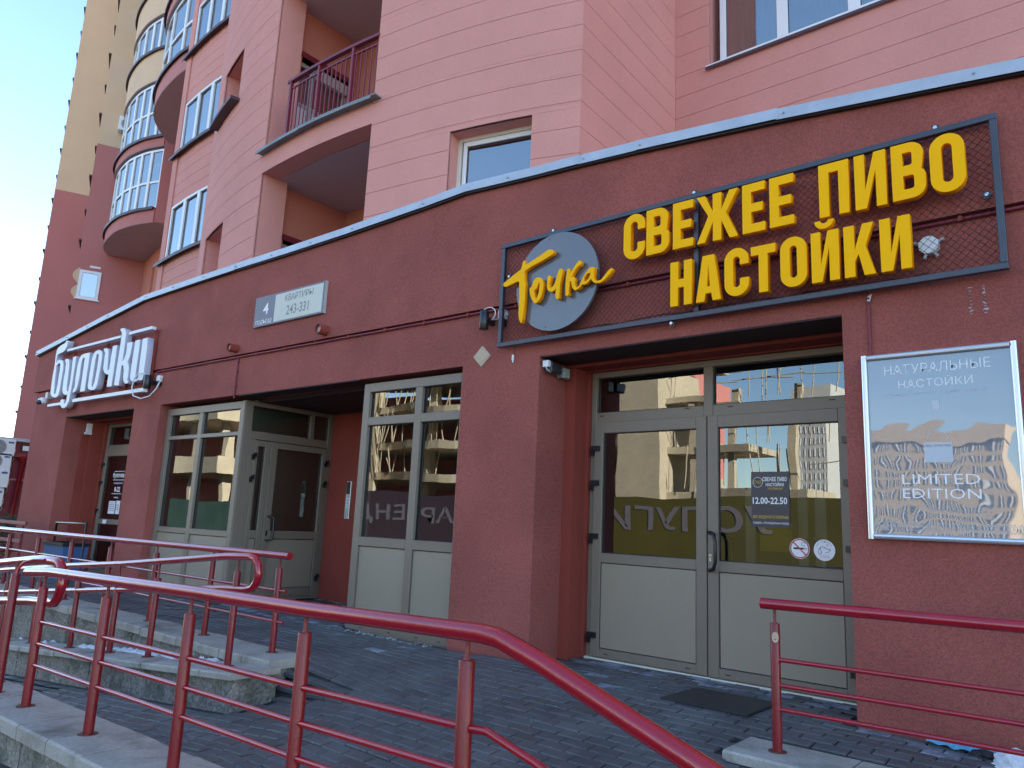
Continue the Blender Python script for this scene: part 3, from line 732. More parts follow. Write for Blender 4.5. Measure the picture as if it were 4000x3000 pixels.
for uu, zs in ((.19, (1.90, 1.60)), (1.37, (1.90, 1.60, .28))):
    for z in zs:
        m = MB(FD); m.box(uu - .03, uu + .005, -.035, 0, z - .035, z + .035); m.box(uu, uu + .035, -.028, 0, z, z + .06); m.build('hinge', M_black, ed)
# double shop doors
def double_door(x0, x1, y, xm, label, glass_bottom=False, name='glazed_door', xf=None, ztop=2.645):
    XF = xf or (lambda a, e, z: (a, y + e, z))
    m = MB(XF)
    g = bars(m, x0, x1, -.0, ztop, [(xm, .085)], [(2.20, .098)], .055, 0, .08)
    # remove nothing: mullion below the transom sits behind the leaves
    m.cur = 1; slots(m, [(x0 + .12, 0, 2.215), (xm - .2, 0, 2.232), (xm + .2, 0, 2.222), (x1 - .2, 0, 2.222)])
    m.cur = 2; m.box(x0, x1, -.03, .0, -.01, .012)
    f = m.build(name, [M_taupe, M_gasket, M_creamframe], pod); f['label'] = label
    for (a, b, c, d) in g[1]: pane_part(f, XF, a, b, c, d, .04, G_shop, tilt=.002)
    for (a, b) in ((x0 + .06, xm - .005), (xm + .005, x1 - .06)):
        m = MB(XF); s1 = .095
        zr = [(0.02, .095), (.85, .935), (2.045, 2.15)]
        m.bev(a, a + s1, -.03, .03, .02, 2.15); m.bev(b - s1, b, -.03, .03, .02, 2.15)
        for c, d in zr: m.bev(a + s1, b - s1, -.029, .03, c, d)
        m.cur = 1; slots(m, [(a + .17, -.03, .055), (b - .17, -.03, .055)])
        m.build('door_leaf', [M_taupe, M_gasket], f)
        if glass_bottom: pane_part(f, XF, a + s1, b - s1, .095, .85, .0, G_shop)
        else: panel_part(f, XF, a + s1, b - s1, .095, .85, -.012, M_panel)
        pane_part(f, XF, a + s1, b - s1, .935, 2.045, .0, G_shop, tilt=.002)
    for xx, sg in ((x0 + .055, 1), (x1 - .055, -1)):
        for z in (1.905, 1.58, 1.09, .21):
            m = MB(XF); m.box(xx - .01 * sg, xx + .07 * sg, -.06, -.028, z - .028, z + .02); m.box(xx - .02 * sg, xx + .012 * sg, -.05, -.0, z - .075, z - .02); m.build('hinge', M_black, f)
    return f
dd = double_door(-4.045, -1.60, 5.966, -2.835, 'wide glazed double door of the beer shop with beige lower panels')
m = MB(); x = -2.80
m.tube([(x, 5.936, .857), (x, 5.90, .857), (x + .055, 5.865, .872), (x + .075, 5.855, .93), (x + .075, 5.855, 1.09), (x + .055, 5.865, 1.15), (x, 5.90, 1.165), (x, 5.936, 1.165)], .0145, 14)
m.build('pull_handle', M_black, dd)
m = MB(); m.tube([(x + .05, 6.0, .857), (x + .05, 6.05, .857), (x + .12, 6.085, .90), (x + .12, 6.085, 1.11), (x + .05, 6.05, 1.165), (x + .05, 6.0, 1.165)], .0145, 12); m.build('inner_handle', M_black, dd)
m = MB(); m.disc((x - .005, .975), .013, 0, 14, 5.930, 5.938); m.box(x - .012, x + .002, 5.930, 5.937, .93, .975); m.build('lock_cylinder', M_silver, dd)
bakery_xf = lambda a, e, z: (a, yw(a) + .665 + e, z)
bd = double_door(-14.50, -12.08, 0, -13.35, 'narrow looking glazed double door of the bakery, in the left recess', glass_bottom=True, xf=bakery_xf, ztop=2.63)

# inner vestibule door seen through the right leaf
idr = thing('inner_door', 'pale inner vestibule door seen through the right leaf of the glazed double door', 'door', (-2.2, 7.0, 0))
m = MB(); m.bev(-2.95, -2.85, 7.0, 7.06, 0, 2.1); m.bev(-2.45, -2.36, 7.0, 7.06, 0, 2.1); m.bev(-2.30, -2.2, 7.0, 7.06, 0, 2.1); m.bev(-1.7, -1.6, 7.0, 7.06, 0, 2.1); m.box(-2.85, -2.45, 7.0, 7.05, 0, .45); m.box(-2.85, -2.45, 7.0, 7.05, 1.98, 2.1); m.box(-2.2, -1.7, 7.0, 7.05, 0, .4)
m.build('door_frame', M_grey, idr)
m = MB(); m.tube([(-2.28, 7.0, .75), (-2.28, 6.95, .75), (-2.20, 6.92, .79), (-2.20, 6.92, 1.11), (-2.28, 6.95, 1.15), (-2.28, 7.0, 1.15)], .016, 12); m.build('pull_handle', M_white, idr)
m = MB(); m.box(-2.80, -2.50, 6.985, 6.998, 1.02, 1.28); m.build('yellow_notice', M_yprint, idr)

# ================================================================== APARTMENT BUILDING (near wing, bays, balconies)
apt = thing('apartment_building', 'pink stucco apartment building with curved grooved walls and glazed bays above the shops', 'building', (-10, 9, 0))
class Arc:
    def __init__(s, cx, cy, r): s.cx, s.cy, s.r = cx, cy, r
    def p(s, x, inset=0.0):
        t = math.asin(max(-1, min(1, (x - s.cx) / s.r))); rr = s.r - inset
        return (s.cx + rr * math.sin(t), s.cy - rr * math.cos(t))
    def xf(s): return lambda x, i, z: (*s.p(x, i), z)
def arc_box(mb, A, x0, x1, i0, i1, z0, z1, step=.45, cham=0.0):
    n = max(1, int(abs(x1 - x0) / step + .5))
    vs = []; fs = []
    for k in range(n + 1):
        x = x0 + (x1 - x0) * k / n
        o = A.p(x, i0); o2 = A.p(x, i0 + cham); q = A.p(x, i1)
        vs += [(*q, z0), (*o2, z0), (*o, z0 + cham), (*o, z1 - cham), (*o2, z1), (*q, z1)]
    for k in range(n):
        a, b = 6 * k, 6 * (k + 1)
        for j in range(5): fs.append((a + j, b + j, b + j + 1, a + j + 1)) 
        fs.append((a + 5, b + 5, b, a))
    fs.append(tuple(range(5, -1, -1))); fs.append(tuple(6 * n + j for j in range(6)))
    fs = [tuple(reversed(f)) for f in fs]
    fs = [tuple(reversed(f)) for f in fs]
    mb.add(vs, fs)
def spans(x0, x1, holes):
    """x intervals of [x0,x1] that remain outside the holes"""
    out = []; a = x0
    for h0, h1 in sorted(holes):
        if h1 <= a or h0 >= x1: continue
        if h0 > a: out.append((a, h0))
        a = max(a, h1)
    if a < x1: out.append((a, x1))
    return out
G0 = 6.083; GS = 1 / 3
A1 = Arc(-9.2, 18.9, 13.2)
X0A, X1A = -13.42, -4.672
log = (-10.30, -7.655)
openings = [(log[0], log[1], 3.5, 6.45), (log[0], log[1], 6.80, 9.75), (log[0], log[1], 10.1, 13.05),
            (-12.87, -11.755, 4.2, 6.062), (-12.87, -11.755, 8.36, 9.40), (-12.87, -11.755, 11.7, 12.73),
            (-6.34, -5.243, 4.2, 6.0), (-6.34, -5.243, 8.0, 9.35)]
z = G0 - 7 * GS
while z < 14.0:
    z1 = z + GS
    # split the band in z where an opening begins or ends inside it
    cuts = sorted({z, z1} | {c for o in openings for c in (o[2], o[3]) if z + .01 < c < z1 - .01})
    for a, b in zip(cuts, cuts[1:]):
        mid = (a + b) / 2
        hl = [(o[0], o[1]) for o in openings if o[2] < mid < o[3]]
        hl.append((log[0], log[1])) if 6.45 < mid < 6.8 or 9.75 < mid < 10.1 else None
        for s0, s1 in spans(X0A, X1A, hl):
            m = MB(); arc_box(m, A1, s0, s1, 0, .04, a + (.0022 if a == z else 0), b - (.0022 if b == z1 else 0), cham=.002)
            m.build('wall_band', M_pink, apt)
    z = z1
ztop = z
# wall body behind the bands, with its openings
m = MB()
zc = sorted({3.5, 45.0} | {c for o in openings for c in (o[2], o[3])})
for a, b in zip(zc, zc[1:]):
    mid = (a + b) / 2
    hl = [(o[0], o[1]) for o in openings if o[2] < mid < o[3]]
    if mid < 13.05: hl.append(log)
    for s0, s1 in spans(X0A, X1A, hl): arc_box(m, A1, s0, s1, (.016 if mid < 13.9 else 0.0), .45, a, b)
m.build('curved_wall', M_pink, apt)
# soft solid behind everything: keeps the sun off the street side and closes the recesses
m = MB()
m.box(-13.3, -4.85, 7.62, 9.4, 3.6, 45)
m.box(-21.0, 40, 9.45, 30, 3.6, 45); m.box(-30, -21.0, 14.6, 30, 0, 45); m.box(-36, -30, 15.2, 36, 0, 45)
m.build('building_core', M_rose, apt)
for (o0, o1, z0, z1) in openings:
    if o0 == log[0]: continue
    m = MB(); arc_box(m, A1, o0 - .05, o1 + .05, .45, .5, z0 - .05, z1 + .05); m.build('recess_back', M_rose, apt)
# sill ledge of the upper narrow recess
for zz in (8.36, 11.7):
    m = MB(); arc_box(m, A1, -13.02, -11.68, -.16, .05, zz - .06, zz); m.build('recess_sill', M_darkledge, apt)
# small window above the coping
m = MB(A1.xf()); i0 = .22
g = bars(m, -6.36, -5.2, 4.3, 6.02, [], [], .065, i0, i0 + .08)
f = m.build('small_window', M_creamframe, apt)
m = MB(A1.xf()); m.bev(-6.275, -6.225, i0 + .02, i0 + .07, 4.38, 5.95); m.bev(-5.33, -5.27, i0 + .02, i0 + .07, 4.38, 5.95); m.box(-6.225, -5.33, i0 + .02, i0 + .07, 5.89, 5.95)
m.build('sash', M_pvc, f)
pane_part(f, A1.xf(), -6.225, -5.33, 4.38, 5.89, i0 + .05, G_win)
# ---- loggias: slabs, fascia, flashing, side walls, rail
for zf in (6.45, 9.75):
    m = MB(); arc_box(m, A1, log[0] - .0, log[1] + .0, .0, .3, zf, zf + .35)
    m.build('balcony_fascia', M_orange if zf > 99 else M_pink, apt)
    poly = [A1.p(log[0], .30), A1.p((log[0] + log[1]) / 2, .30), A1.p(log[1], .30), (log[1], 7.62), (-10.55, 7.62), (-10.55, 6.25), (-10.31, 6.22)]
    m = MB(); m.prism(poly, zf, zf + .34); m.build('balcony_slab', M_soff, apt)
    m = MB(); arc_box(m, A1, log[0] - .06, -9.13, -.12, .05, zf + .325, zf + .345); arc_box(m, A1, log[0] - .06, -9.13, -.12, -.112, zf + .295, zf + .325); m.build('balcony_flashing', M_flash, apt)
    m = MB(); arc_box(m, A1, -9.14, log[1] + .14, -.125, .05, zf + .332, zf + .352); arc_box(m, A1, -9.14, log[1] + .05, -.125, -.115, zf + .302, zf + .332); m.build('balcony_flashing', M_flash, apt)
def sidebox(*b):
    m = MB(); m.box(*b); m.build('loggia_side_wall', M_orange, apt)
sidebox(-10.70, -10.31, 6.00, 6.22, 3.6, 14)
sidebox(-10.85, -10.45, 6.22, 6.33, 3.6, 14); sidebox(-10.85, -10.45, 7.36, 7.62, 3.6, 14)
for za, zb_ in ((3.6, 3.48), (5.56, 6.82), (8.89, 10.14), (12.22, 14)):
    if zb_ > za: sidebox(-10.85, -10.45, 6.33, 7.36, za, zb_)
sidebox(-7.66, -7.5, 6.2, 7.62, 3.6, 14)
m = MB(); m.box(-10.5, -7.5, 7.53, 7.64, 3.6, 45); m.build('loggia_back_wall', M_orange, apt)
FL = frame((-10.45, 6.33), (-10.45, 7.36))
for zf in (3.47, 6.80, 10.13):
    m = MB(FL); g = bars(m, .0, 1.03, zf + .02, zf + 2.08, [(.30, .07)], [(zf + 1.30, .07)], .07, .12, .18)
    f = m.build('loggia_window', M_grey, apt)
    for r, row in enumerate(g):
        for (a, b, c, d) in row:
            if r == 0: panel_part(f, FL, a, b, c, d, .14, M_white)
            else: pane_part(f, FL, a, b, c, d, .16, G_shop)
    m = MB(FL); m.box(-.02, 1.10, -.02, .12, zf + 2.09, zf + 2.19); m.build('window_hood', M_maroon, apt)
    m = MB(FL); m.box(.34, .98, .02, .10, zf + 1.86, zf + 2.05); m.build('blind_box', M_grey, apt)
m = MB(); m.box(-8.95, -8.55, 7.36, 7.53, 8.0, 8.06); m.build('wall_lamp_bar', M_grey, apt)
# railing of the open loggia
RA = Arc(-9.2, 18.9, 13.2)
for zf in (6.80, 10.13):
    rl = MB(); arc_box(rl, RA, -9.74, log[1] + .01, -.02, .05, zf + .985, zf + 1.03, step=.3)
    rail = rl.build('balcony_railing', M_maroon, apt)
    m = MB(); arc_box(m, RA, -9.62, log[1], 0, .025, zf + .86, zf + .885, step=.3); m.build('lower_bar', M_maroon, rail)
    src_b = None
    xsb = [-9.66, -8.92, -8.16]
    for x in xsb:
        px, py = RA.p(x, .01); m = MB(); m.box(px - .022, px + .022, py - .022, py + .022, zf - .02, zf + .99); m.build('rail_post', M_maroon, rail)
    k = 0; x = -9.55
    while x < log[1] - .02:
        if all(abs(x - q) > .06 for q in xsb):
            px, py = RA.p(x, .012)
            if src_b is None:
                m = MB(); m.box(px - .008, px + .008, py - .008, py + .008, zf, zf + .865); src_b = m.build('baluster', M_maroon, rail, (px, py, zf))
            else: piece(src_b, 'baluster', (px, py, zf), rail)
        x += .104
# ---- return wall and right face with grooves
FR = frame((-4.80, 9.05), (-4.672, 6.50))     # from the inner corner towards the arris? seen from +X
FR = frame((-4.672, 6.50), (-4.80, 9.05))
FW = frame((-4.80, 9.05), (40, 9.05))
Lr = dist((-4.672, 6.50), (-4.80, 9.05))
m = MB(FR); m.box(0.0, Lr + .1, .016, .40, 3.6, 45); m.build('return_wall', M_pink, apt)
win = [(.54, 3.6, 7.75, 9.6), (3.6, 6.6, 7.75, 9.6)]
z = G0 - 7 * GS
while z < 10.2:
    m = MB(FR); m.bev(0.004, Lr + .012, 0, .03, z + .0022, z + GS - .0022, .002); m.build('wall_band', M_pink, apt)
    cuts = sorted({z, z + GS} | {c for o in win for c in (o[2], o[3]) if z + .01 < c < z + GS - .01})
    for a, b in zip(cuts, cuts[1:]):
        mid = (a + b) / 2
        for s0, s1 in spans(.002, 9.0, [(o[0], o[1]) for o in win if o[2] < mid < o[3]]):
            m = MB(FW); m.bev(s0, s1, 0, .03, a + (.0022 if a == z else 0), b - (.0022 if b == z + GS else 0), .002); m.build('wall_band', M_pink, apt)
    z += GS
m = MB(FW)
m.box(0, 45, .016, .40, 3.6, 7.75); m.box(0, 45, .016, .40, 9.6, 45); m.box(0, .54, .016, .40, 7.75, 9.6); m.box(6.6, 45, .016, .40, 7.75, 9.6)
m.build('right_wall', M_pink, apt)
m = MB(FW); m.box(9.0, 45, 0, .016, 3.6, 10.3); m.build('right_wall_render', M_pink, apt)
m = MB(FW)
g = bars(m, .66, 6.5, 7.76, 9.6, [(1.56, .15), (2.48, .15), (3.4, .15), (4.4, .15), (5.4, .15)], [], .09, .09, .16)
f = m.build('living_room_window', M_pvc, apt)
for row in g:
    for (a, b, c, d) in row: pane_part(f, FW, a, b, c, d, .12, G_win)
m = MB(FW); m.box(.50, 6.62, -.05, .10, 7.715, 7.735); m.cur = 1; m.box(.50, 6.62, -.05, -.045, 7.67, 7.715); m.build('window_sill', [M_pvc, M_darkledge], apt)
def curtain(xf, u0, u1, z0, z1, i, mat, parent, amp=.03, pitch=.12):
    m = MB(xf); n = int((u1 - u0) / .02)
    vs = []
    for k in range(n + 1):
        u = u0 + (u1 - u0) * k / n; ii = i + amp * math.sin(u / pitch * 6.283 + 1.7 * math.sin(u * 5))
        vs += [(u, ii, z0), (u, ii, z1)]
    m.add(vs, [(2 * k, 2 * k + 2, 2 * k + 3, 2 * k + 1) for k in range(n)], True)
    return m.build('curtain', mat, parent)
curtain(FW, .76, 1.12, 7.8, 9.55, .24, M_curt2, f); curtain(FW, 1.14, 6.3, 7.8, 9.55, .26, M_curt, f)

# ---- second bay (further left)
A2 = Arc(-18.5, 28.88, 20.0)
bx0, bx1 = -21.28, -14.0
bwin = [(bx0 + .42 * 0 - .0, -16.5, 4.8, 6.42), ]
storeys = [(8.10, 9.76), (11.41, 13.04), (14.72, 16.35), (18.0, 19.6)]
z = 6.083 - 6 * GS
while z < 20:
    z1 = z + GS
    cuts = sorted({z, z1} | {c for s0, s1 in storeys for c in (s0, s1) if z + .01 < c < z1 - .01})
    for a, b in zip(cuts, cuts[1:]):
        mid = (a + b) / 2
        if any(s0 < mid < s1 for s0, s1 in storeys): sp = [(bx0, -20.87), (-17.5, bx1)]
        else: sp = [(bx0, bx1)]
        for s0, s1 in sp:
            m = MB(); arc_box(m, A2, s0, s1, 0, .03, a + (.003 if a == z else 0), b - (.003 if b == z1 else 0), cham=.003, step=.8); m.build('wall_band', M_pink if mid > 0 else M_rose, apt)
    z = z1
m = MB()
zc = [4.0] + [c for s in storeys for c in s] + [45]
for a, b in zip(zc, zc[1:]):
    if (a, b) in storeys: arc_box(m, A2, bx0, -20.87, .016, .4, a, b, .8); arc_box(m, A2, -17.5, bx1, .016, .4, a, b, .8)
    else: arc_box(m, A2, bx0, bx1, .016, .4, a, b, .8)
m.box(bx0 + .02, bx0 + .3, 9.0, 14, 4, 45)
m.build('bay_wall', M_pink, apt)
for s0, s1 in storeys:
    m = MB(A2.xf())
    for (a, b) in ((-20.93, -19.955), (-19.95, -19.075), (-19.07, -18.2), (-18.195, -17.45)):
        bars(m, a, b, s0, s1, [], [], .075, -.02, .06)
    f = m.build('bay_window', M_pvc, apt)
    for (a, b) in ((-20.93, -19.955), (-19.95, -19.075), (-19.07, -18.2), (-18.195, -17.45)):
        pane_part(f, A2.xf(), a + .075, b - .075, s0 + .075, s1 - .075, .03, G_win, tilt=.008)
    m = MB(); arc_box(m, A2, -21.42, -17.4, -.16, .02, s0 - .03, s0 - .01, .8); arc_box(m, A2, -21.42, -17.4, -.165, -.155, s0 - .10, s0 - .01, .8); m.build('bay_sill', M_darkledge, apt)
    m = MB(); arc_box(m, A2, -20.86, -17.5, .25, .3, s0, s1, .8); m.build('room_blind', M_curt2, apt)

# ---- orange back wall with a slot window
OW0, OW1 = (-36.44, 14.76), (-21.2, 11.6)
FO = frame(OW0, OW1)
m = MB(FO); LO = dist(OW0, OW1); m.box(-.3, 1.95, 0, .4, 0, 45); m.box(1.95, 2.45, .25, .4, 0, 45); m.box(2.45, LO, 0, .4, 0, 45); m.box(1.95, 2.45, 0, .25, 12.2, 45)
m.build('orange_wall', M_orange, apt)

# ---- round glazed balconies
def offs(P, d):
    out = []
    for i, p in enumerate(P):
        a = P[max(0, i - 1)]; b = P[min(len(P) - 1, i + 1)]
        t = Vector((b[0] - a[0], b[1] - a[1])).normalized(); out.append((p[0] + t.y * d, p[1] - t.x * d))
    return out
def refine(P, n=4):
    """smooth a plan polyline (Catmull-Rom)"""
    out = []
    for i in range(len(P) - 1):
        p0, p1, p2, p3 = [Vector(P[max(0, min(len(P) - 1, i + k))]) for k in (-1, 0, 1, 2)]
        for k in range(n):
            t = k / n
            q = 0.5 * ((2 * p1) + (-p0 + p2) * t + (2 * p0 - 5 * p1 + 4 * p2 - p3) * t * t + (-p0 + 3 * p1 - 3 * p2 + p3) * t ** 3); out.append((q.x, q.y))
    return out + [tuple(P[-1])]
def wallstrip(mb, P, d0, d1, z0, z1):
    a = offs(P, d0); b = offs(P, d1); n = len(P)
    vs = []
    for i in range(n): vs += [(*a[i], z0), (*a[i], z1), (*b[i], z1), (*b[i], z0)]
    fs = []
    for i in range(n - 1):
        for j in range(4):
            k = (j + 1) % 4; fs.append((4 * i + j, 4 * i + k, 4 * (i + 1) + k, 4 * (i + 1) + j))
    fs += [(0, 3, 2, 1), (4 * n - 4, 4 * n - 3, 4 * n - 2, 4 * n - 1)]
    mb.add(vs, fs)
def round_balcony(P, back, levels, muls, name_mat):
    """P: plan of the glazing from left to right; back: closing points behind; levels: (soffit, sill, head, mid transom or None, parapet material)"""
    Q = refine(P)
    for (zs, zsill, zh, zm, mt) in levels:
        m = MB(); m.prism(offs(Q, .12) + back, zs - .0, zs + .02); m.build('balcony_soffit', M_soff, apt)
        m = MB(); wallstrip(m, Q, -.1, .13, zs + .021, zsill - .04); m.build('balcony_parapet', mt, apt)
        m = MB(); wallstrip(m, Q, -.05, .24, zsill - .04, zsill - .0); wallstrip(m, Q, .225, .24, zsill - .12, zsill - .04); m.build('balcony_sill', M_darkledge, apt)
        m = MB()
        wallstrip(m, Q, -.035, .035, zsill, zsill + .10); wallstrip(m, Q, -.035, .035, zh - .10, zh)
        if zm: wallstrip(m, Q, -.033, .033, zm - .05, zm + .05)
        for i in muls:
            q = Q[i]; t = Vector((Q[min(i + 1, len(Q) - 1)][0] - Q[max(i - 1, 0)][0], Q[min(i + 1, len(Q) - 1)][1] - Q[max(i - 1, 0)][1])).normalized()
            FF = frame(q, (q[0] + t.x, q[1] + t.y)); mm = MB(FF); mm.bev(-.07, .07, -.05, .04, zsill + .09, zh - .09); m.add(mm.v, mm.f)
        f = m.build('balcony_glazing', M_pvc, apt)
        zz = [zsill + .10] + ([zm] if zm else []) + [zh - .10]
        for i, j in zip(muls, muls[1:]):
            for a, b in zip(zz, zz[1:]):
                pm = MB(); k = [Q[t] for t in range(i, j + 1)]
                p0, p1 = k[0], k[-1]
                tl = random.uniform(-.015, .015)
                pm.add([(p0[0], p0[1], a), (p1[0], p1[1] + tl, a), (p1[0], p1[1] + tl, b), (p0[0], p0[1], b)], [(0, 1, 2, 3)])
                pm.build('pane', G_win, f)
        # soft curtain plane inside
        m = MB(); wallstrip(m, Q, -.9, -.85, zsill, zh); m.build('room_blind', M_curt2, apt)
# far column
PF = [(-36.9, 13.35), (-36.2, 12.88), (-35.03, 12.50), (-33.56, 12.28), (-32.6, 12.31), (-31.83, 12.43), (-30.95, 12.72)]
backF = [(-30.5, 13.55), (-36.44, 14.76)]
round_balcony(PF, backF, [(12.95, 13.62, 16.35, 14.85, M_fred), (16.45, 16.95, 19.62, 18.2, M_fred), (19.7, 21.3, 23.0, None, M_cream), (23.1, 24.7, 26.3, None, M_cream), (26.4, 28.0, 29.6, None, M_cream), (29.7, 31.3, 33, None, M_cream)], [0, 3, 6, 9, 12, 15, 18, 21, 24], None)
m = MB()
FK = frame((-30.83, 12.62), (-30.45, 13.6))
m = MB(FK); m.box(0, 1.1, 0, .15, 12.96, 19.66); m.build('balcony_flank', M_fred, apt)
m = MB(FK); m.box(0, 1.1, 0, .15, 19.7, 36); m.build('balcony_flank', M_cream, apt)
# nearer big column, starts higher up
PB = [(-29.95, 12.55), (-29.4, 11.95), (-28.75, 11.40), (-27.92, 10.97), (-26.56, 10.61), (-25.08, 10.42), (-24.1, 10.42), (-22.6, 10.6)]
backB = [(-22.3, 12.2), (-29.8, 13.4)]
round_balcony(PB, backB, [(16.2, 17.0, 19.75, 18.25, M_rose), (19.85, 20.4, 23.0, 21.6, M_rose), (23.1, 23.7, 26.2, 24.8, M_rose)], [0, 4, 8, 12, 16, 20, 24, 28], None)
m = MB(frame((-29.85, 13.5), (-21.5, 11.75))); m.box(0, 8.6, -.35, -.02, 12.9, 16.2); m.build('red_flank_wall', M_fred, apt)

# ================================================================== TOWER WINGS (left)
twr = thing('apartment_tower', 'tall tower wings, dark red below and cream above, against the sky at left', 'tower', (-45, 15, 0))
DV = Vector((.382, .924)); NV = Vector((.924, -.382))
def wing(name, L, length, zc, ledges, seed):
    A = L; B = (L[0] + DV.x * length, L[1] + DV.y * length)
    F = frame(A, B)
    m = MB(F); m.box(0, length, 0, 1.0, -1.3, zc); m.build(name + '_wall_red', M_fred, twr)
    m = MB(F); m.box(0, length, 0, 1.0, zc, 62); m.build(name + '_wall_cream', M_cream, twr)
    # street wall behind the arris
    m = MB(F); m.box(.0, .4, 1.0, 12, -1.3, zc); m.cur = 1; m.box(0, .4, 1.0, 12, zc, 62); m.build(name + '_street_wall', [M_fred, M_cream], twr)
    sl = None
    for z in ledges:
        for t0, t1, dz, pr in ((.35, 1.15, 0, .11), (.55, 2.0, 1.85, .17)):
            m = MB(F); m.box(-pr, .02, t0, t1, z + dz, z + dz + .06); m.box(-pr, -pr + .02, t0, t1, z + dz - .05, z + dz); m.build('window_ledge', M_darkledge, twr)
wing('near_wing', (-37.49, 12.21), 2.75, 18.45, [1.9 + 3.3 * k for k in range(13)], 1)
wing('far_wing', (-49.24, 14.14), 12.0, 20.0, [1.2 + 3.3 * k for k in range(14)], 2)
m = MB(); m.box(-49.3, -49.15, 14.1, 14.16, -1, 62) if False else None
# corner window of the near wing, with the torn curved sheet beside it
FN = frame((-37.49, 12.21), (-37.49 + DV.x * 2.75, 12.21 + DV.y * 2.75))
m = MB(FN); g = bars(m, .12, 1.02, 10.66, 12.04, [], [], .13, -.06, .0)
f = m.build('corner_window', M_pvc, twr); pane_part(f, FN, .25, .89, 10.79, 11.91, -.03, G_win)
m = MB(FN); m.box(.05, 1.08, -.12, .02, 10.60, 10.65); m.build('window_ledge', M_pvc, twr)
m = MB(FN); m.box(.5, .95, -.04, .0, 12.2, 12.3); m.build('wall_vent', M_white, twr)
m = MB(FN)
for za, zb_, r in ((11.35, 12.15, .42), (10.62, 11.3, .38)):
    pts = [(-.0 - r * math.sin(math.pi * k / 8) * .6 + .10, za + (zb_ - za) * k / 8) for k in range(9)]
    for (p, q), (p2, q2) in zip(pts, pts[1:]): m.add([(p, -.02, q), (.12, -.02, q), (.12, -.02, q2), (p2, -.02, q2)], [(0, 1, 2, 3)])
m.build('curved_cheek', M_cream, twr)
# ================================================================== air conditioner high on the wing
def ac_unit(loc, F, u, z, s, label, group, bracket=True):
    t = thing('air_conditioner', label, 'air conditioner', loc, group)
    w_, h_, d_ = .82 * s, .56 * s, .30 * s
    m = MB(F); m.bev(u, u + w_, -d_, 0, z, z + h_, .012); m.build('casing', M_white, t)
    cx, cz, r = u + .32 * s, z + .28 * s, .235 * s
    m = MB(F); n = 24
    for rr0, rr1 in ((r, r - .02 * s), (r * .72, r * .72 - .012 * s), (r * .42, r * .42 - .012 * s)):
        vs = [(cx + rr * math.cos(6.2832 * k / n), -d_ - .014, cz + rr * math.sin(6.2832 * k / n)) for rr in (rr0, rr1) for k in range(n)]
        m.add(vs, [(k, (k + 1) % n, n + (k + 1) % n, n + k) for k in range(n)])
    for k in range(8):
        a = 6.2832 * k / 8; ca, sa = math.cos(a), math.sin(a)
        m.add([(cx + ca * .03, -d_ - .012, cz + sa * .03), (cx + ca * r, -d_ - .012, cz + sa * r), (cx + ca * r - sa * .008, -d_ - .012, cz + sa * r + ca * .008), (cx + ca * .03 - sa * .008, -d_ - .012, cz + sa * .03 + ca * .008)], [(0, 1, 2, 3)])
    m.build('fan_grille', M_grey, t)
    m = MB(F); m.add([(cx + (r + .01) * math.cos(6.2832 * k / n), -d_ - .004, cz + (r + .01) * math.sin(6.2832 * k / n)) for k in range(n)], [tuple(range(n))]); m.build('fan_opening', M_ink, t)
    m = MB(F); m.box(u + .60 * s, u + .76 * s, -d_ - .004, -d_, z + .42 * s, z + .48 * s); m.build('badge', M_blue, t)
    m = MB(F); m.box(u + w_, u + w_ + .05 * s, -d_ * .7, -.05, z + .08 * s, z + .26 * s); m.tube([(u + w_ + .03 * s, -.1, z + .10 * s), (u + w_ + .07 * s, -.08, z - .05 * s), (u + w_ + .04 * s, -.02, z - .18 * s)], .012 * s, 6); m.build('pipe_cover', M_grey, t)
    if bracket:
        m = MB(F)
        for q in (u + .12 * s, u + .66 * s): m.box(q, q + .03 * s, -d_ - .04, .0, z - .04 * s, z)
        m.build('bracket', M_grey, t)
    return t
ac_unit((-37.1, 13.1, 19.2), FN, .78, 19.25, 1.3, 'air conditioner high up on the cream wing beside the round balconies', None)

# ================================================================== YELLOW SHOP SIGN
YF = 5.303 - .10          # plane of the steel frame
sign = thing('shop_sign', 'black framed sign with raised yellow letters and a grey disc above the double door', 'shop sign', (-2.58, YF, 2.82))
FX0, FX1, FZ0, FZ1 = -4.640, -.514, 2.818, 3.856
t = .042
for (a, b, c, d) in ((FX0, FX1, FZ1 - t, FZ1), (FX0, FX1, FZ0, FZ0 + t), (FX0, FX0 + t, FZ0 + t, FZ1 - t), (FX1 - t, FX1, FZ0 + t, FZ1 - t), (-2.592, -2.552, FZ0 + t, FZ1 - t)):
    m = MB(); m.bev(a, b, YF, YF + .04, c, d, .003); m.build('frame_bar', M_steel, sign)
for x, z in ((-4.03, FZ1 + .018), (-2.60, FZ1 + .018), (-.86, FZ1 + .018), (-4.55, 3.52), (-.60, 3.33), (-2.8, FZ0 - .015)):
    m = MB(); m.box(x - .022, x + .022, YF + .036, YF + .044, z - .022, z + .022); m.cur = 1; m.tube([(x, YF + .02, z), (x, YF + .037, z)], .012, 10); m.build('fixing_lug', [M_steel, M_silver], sign)
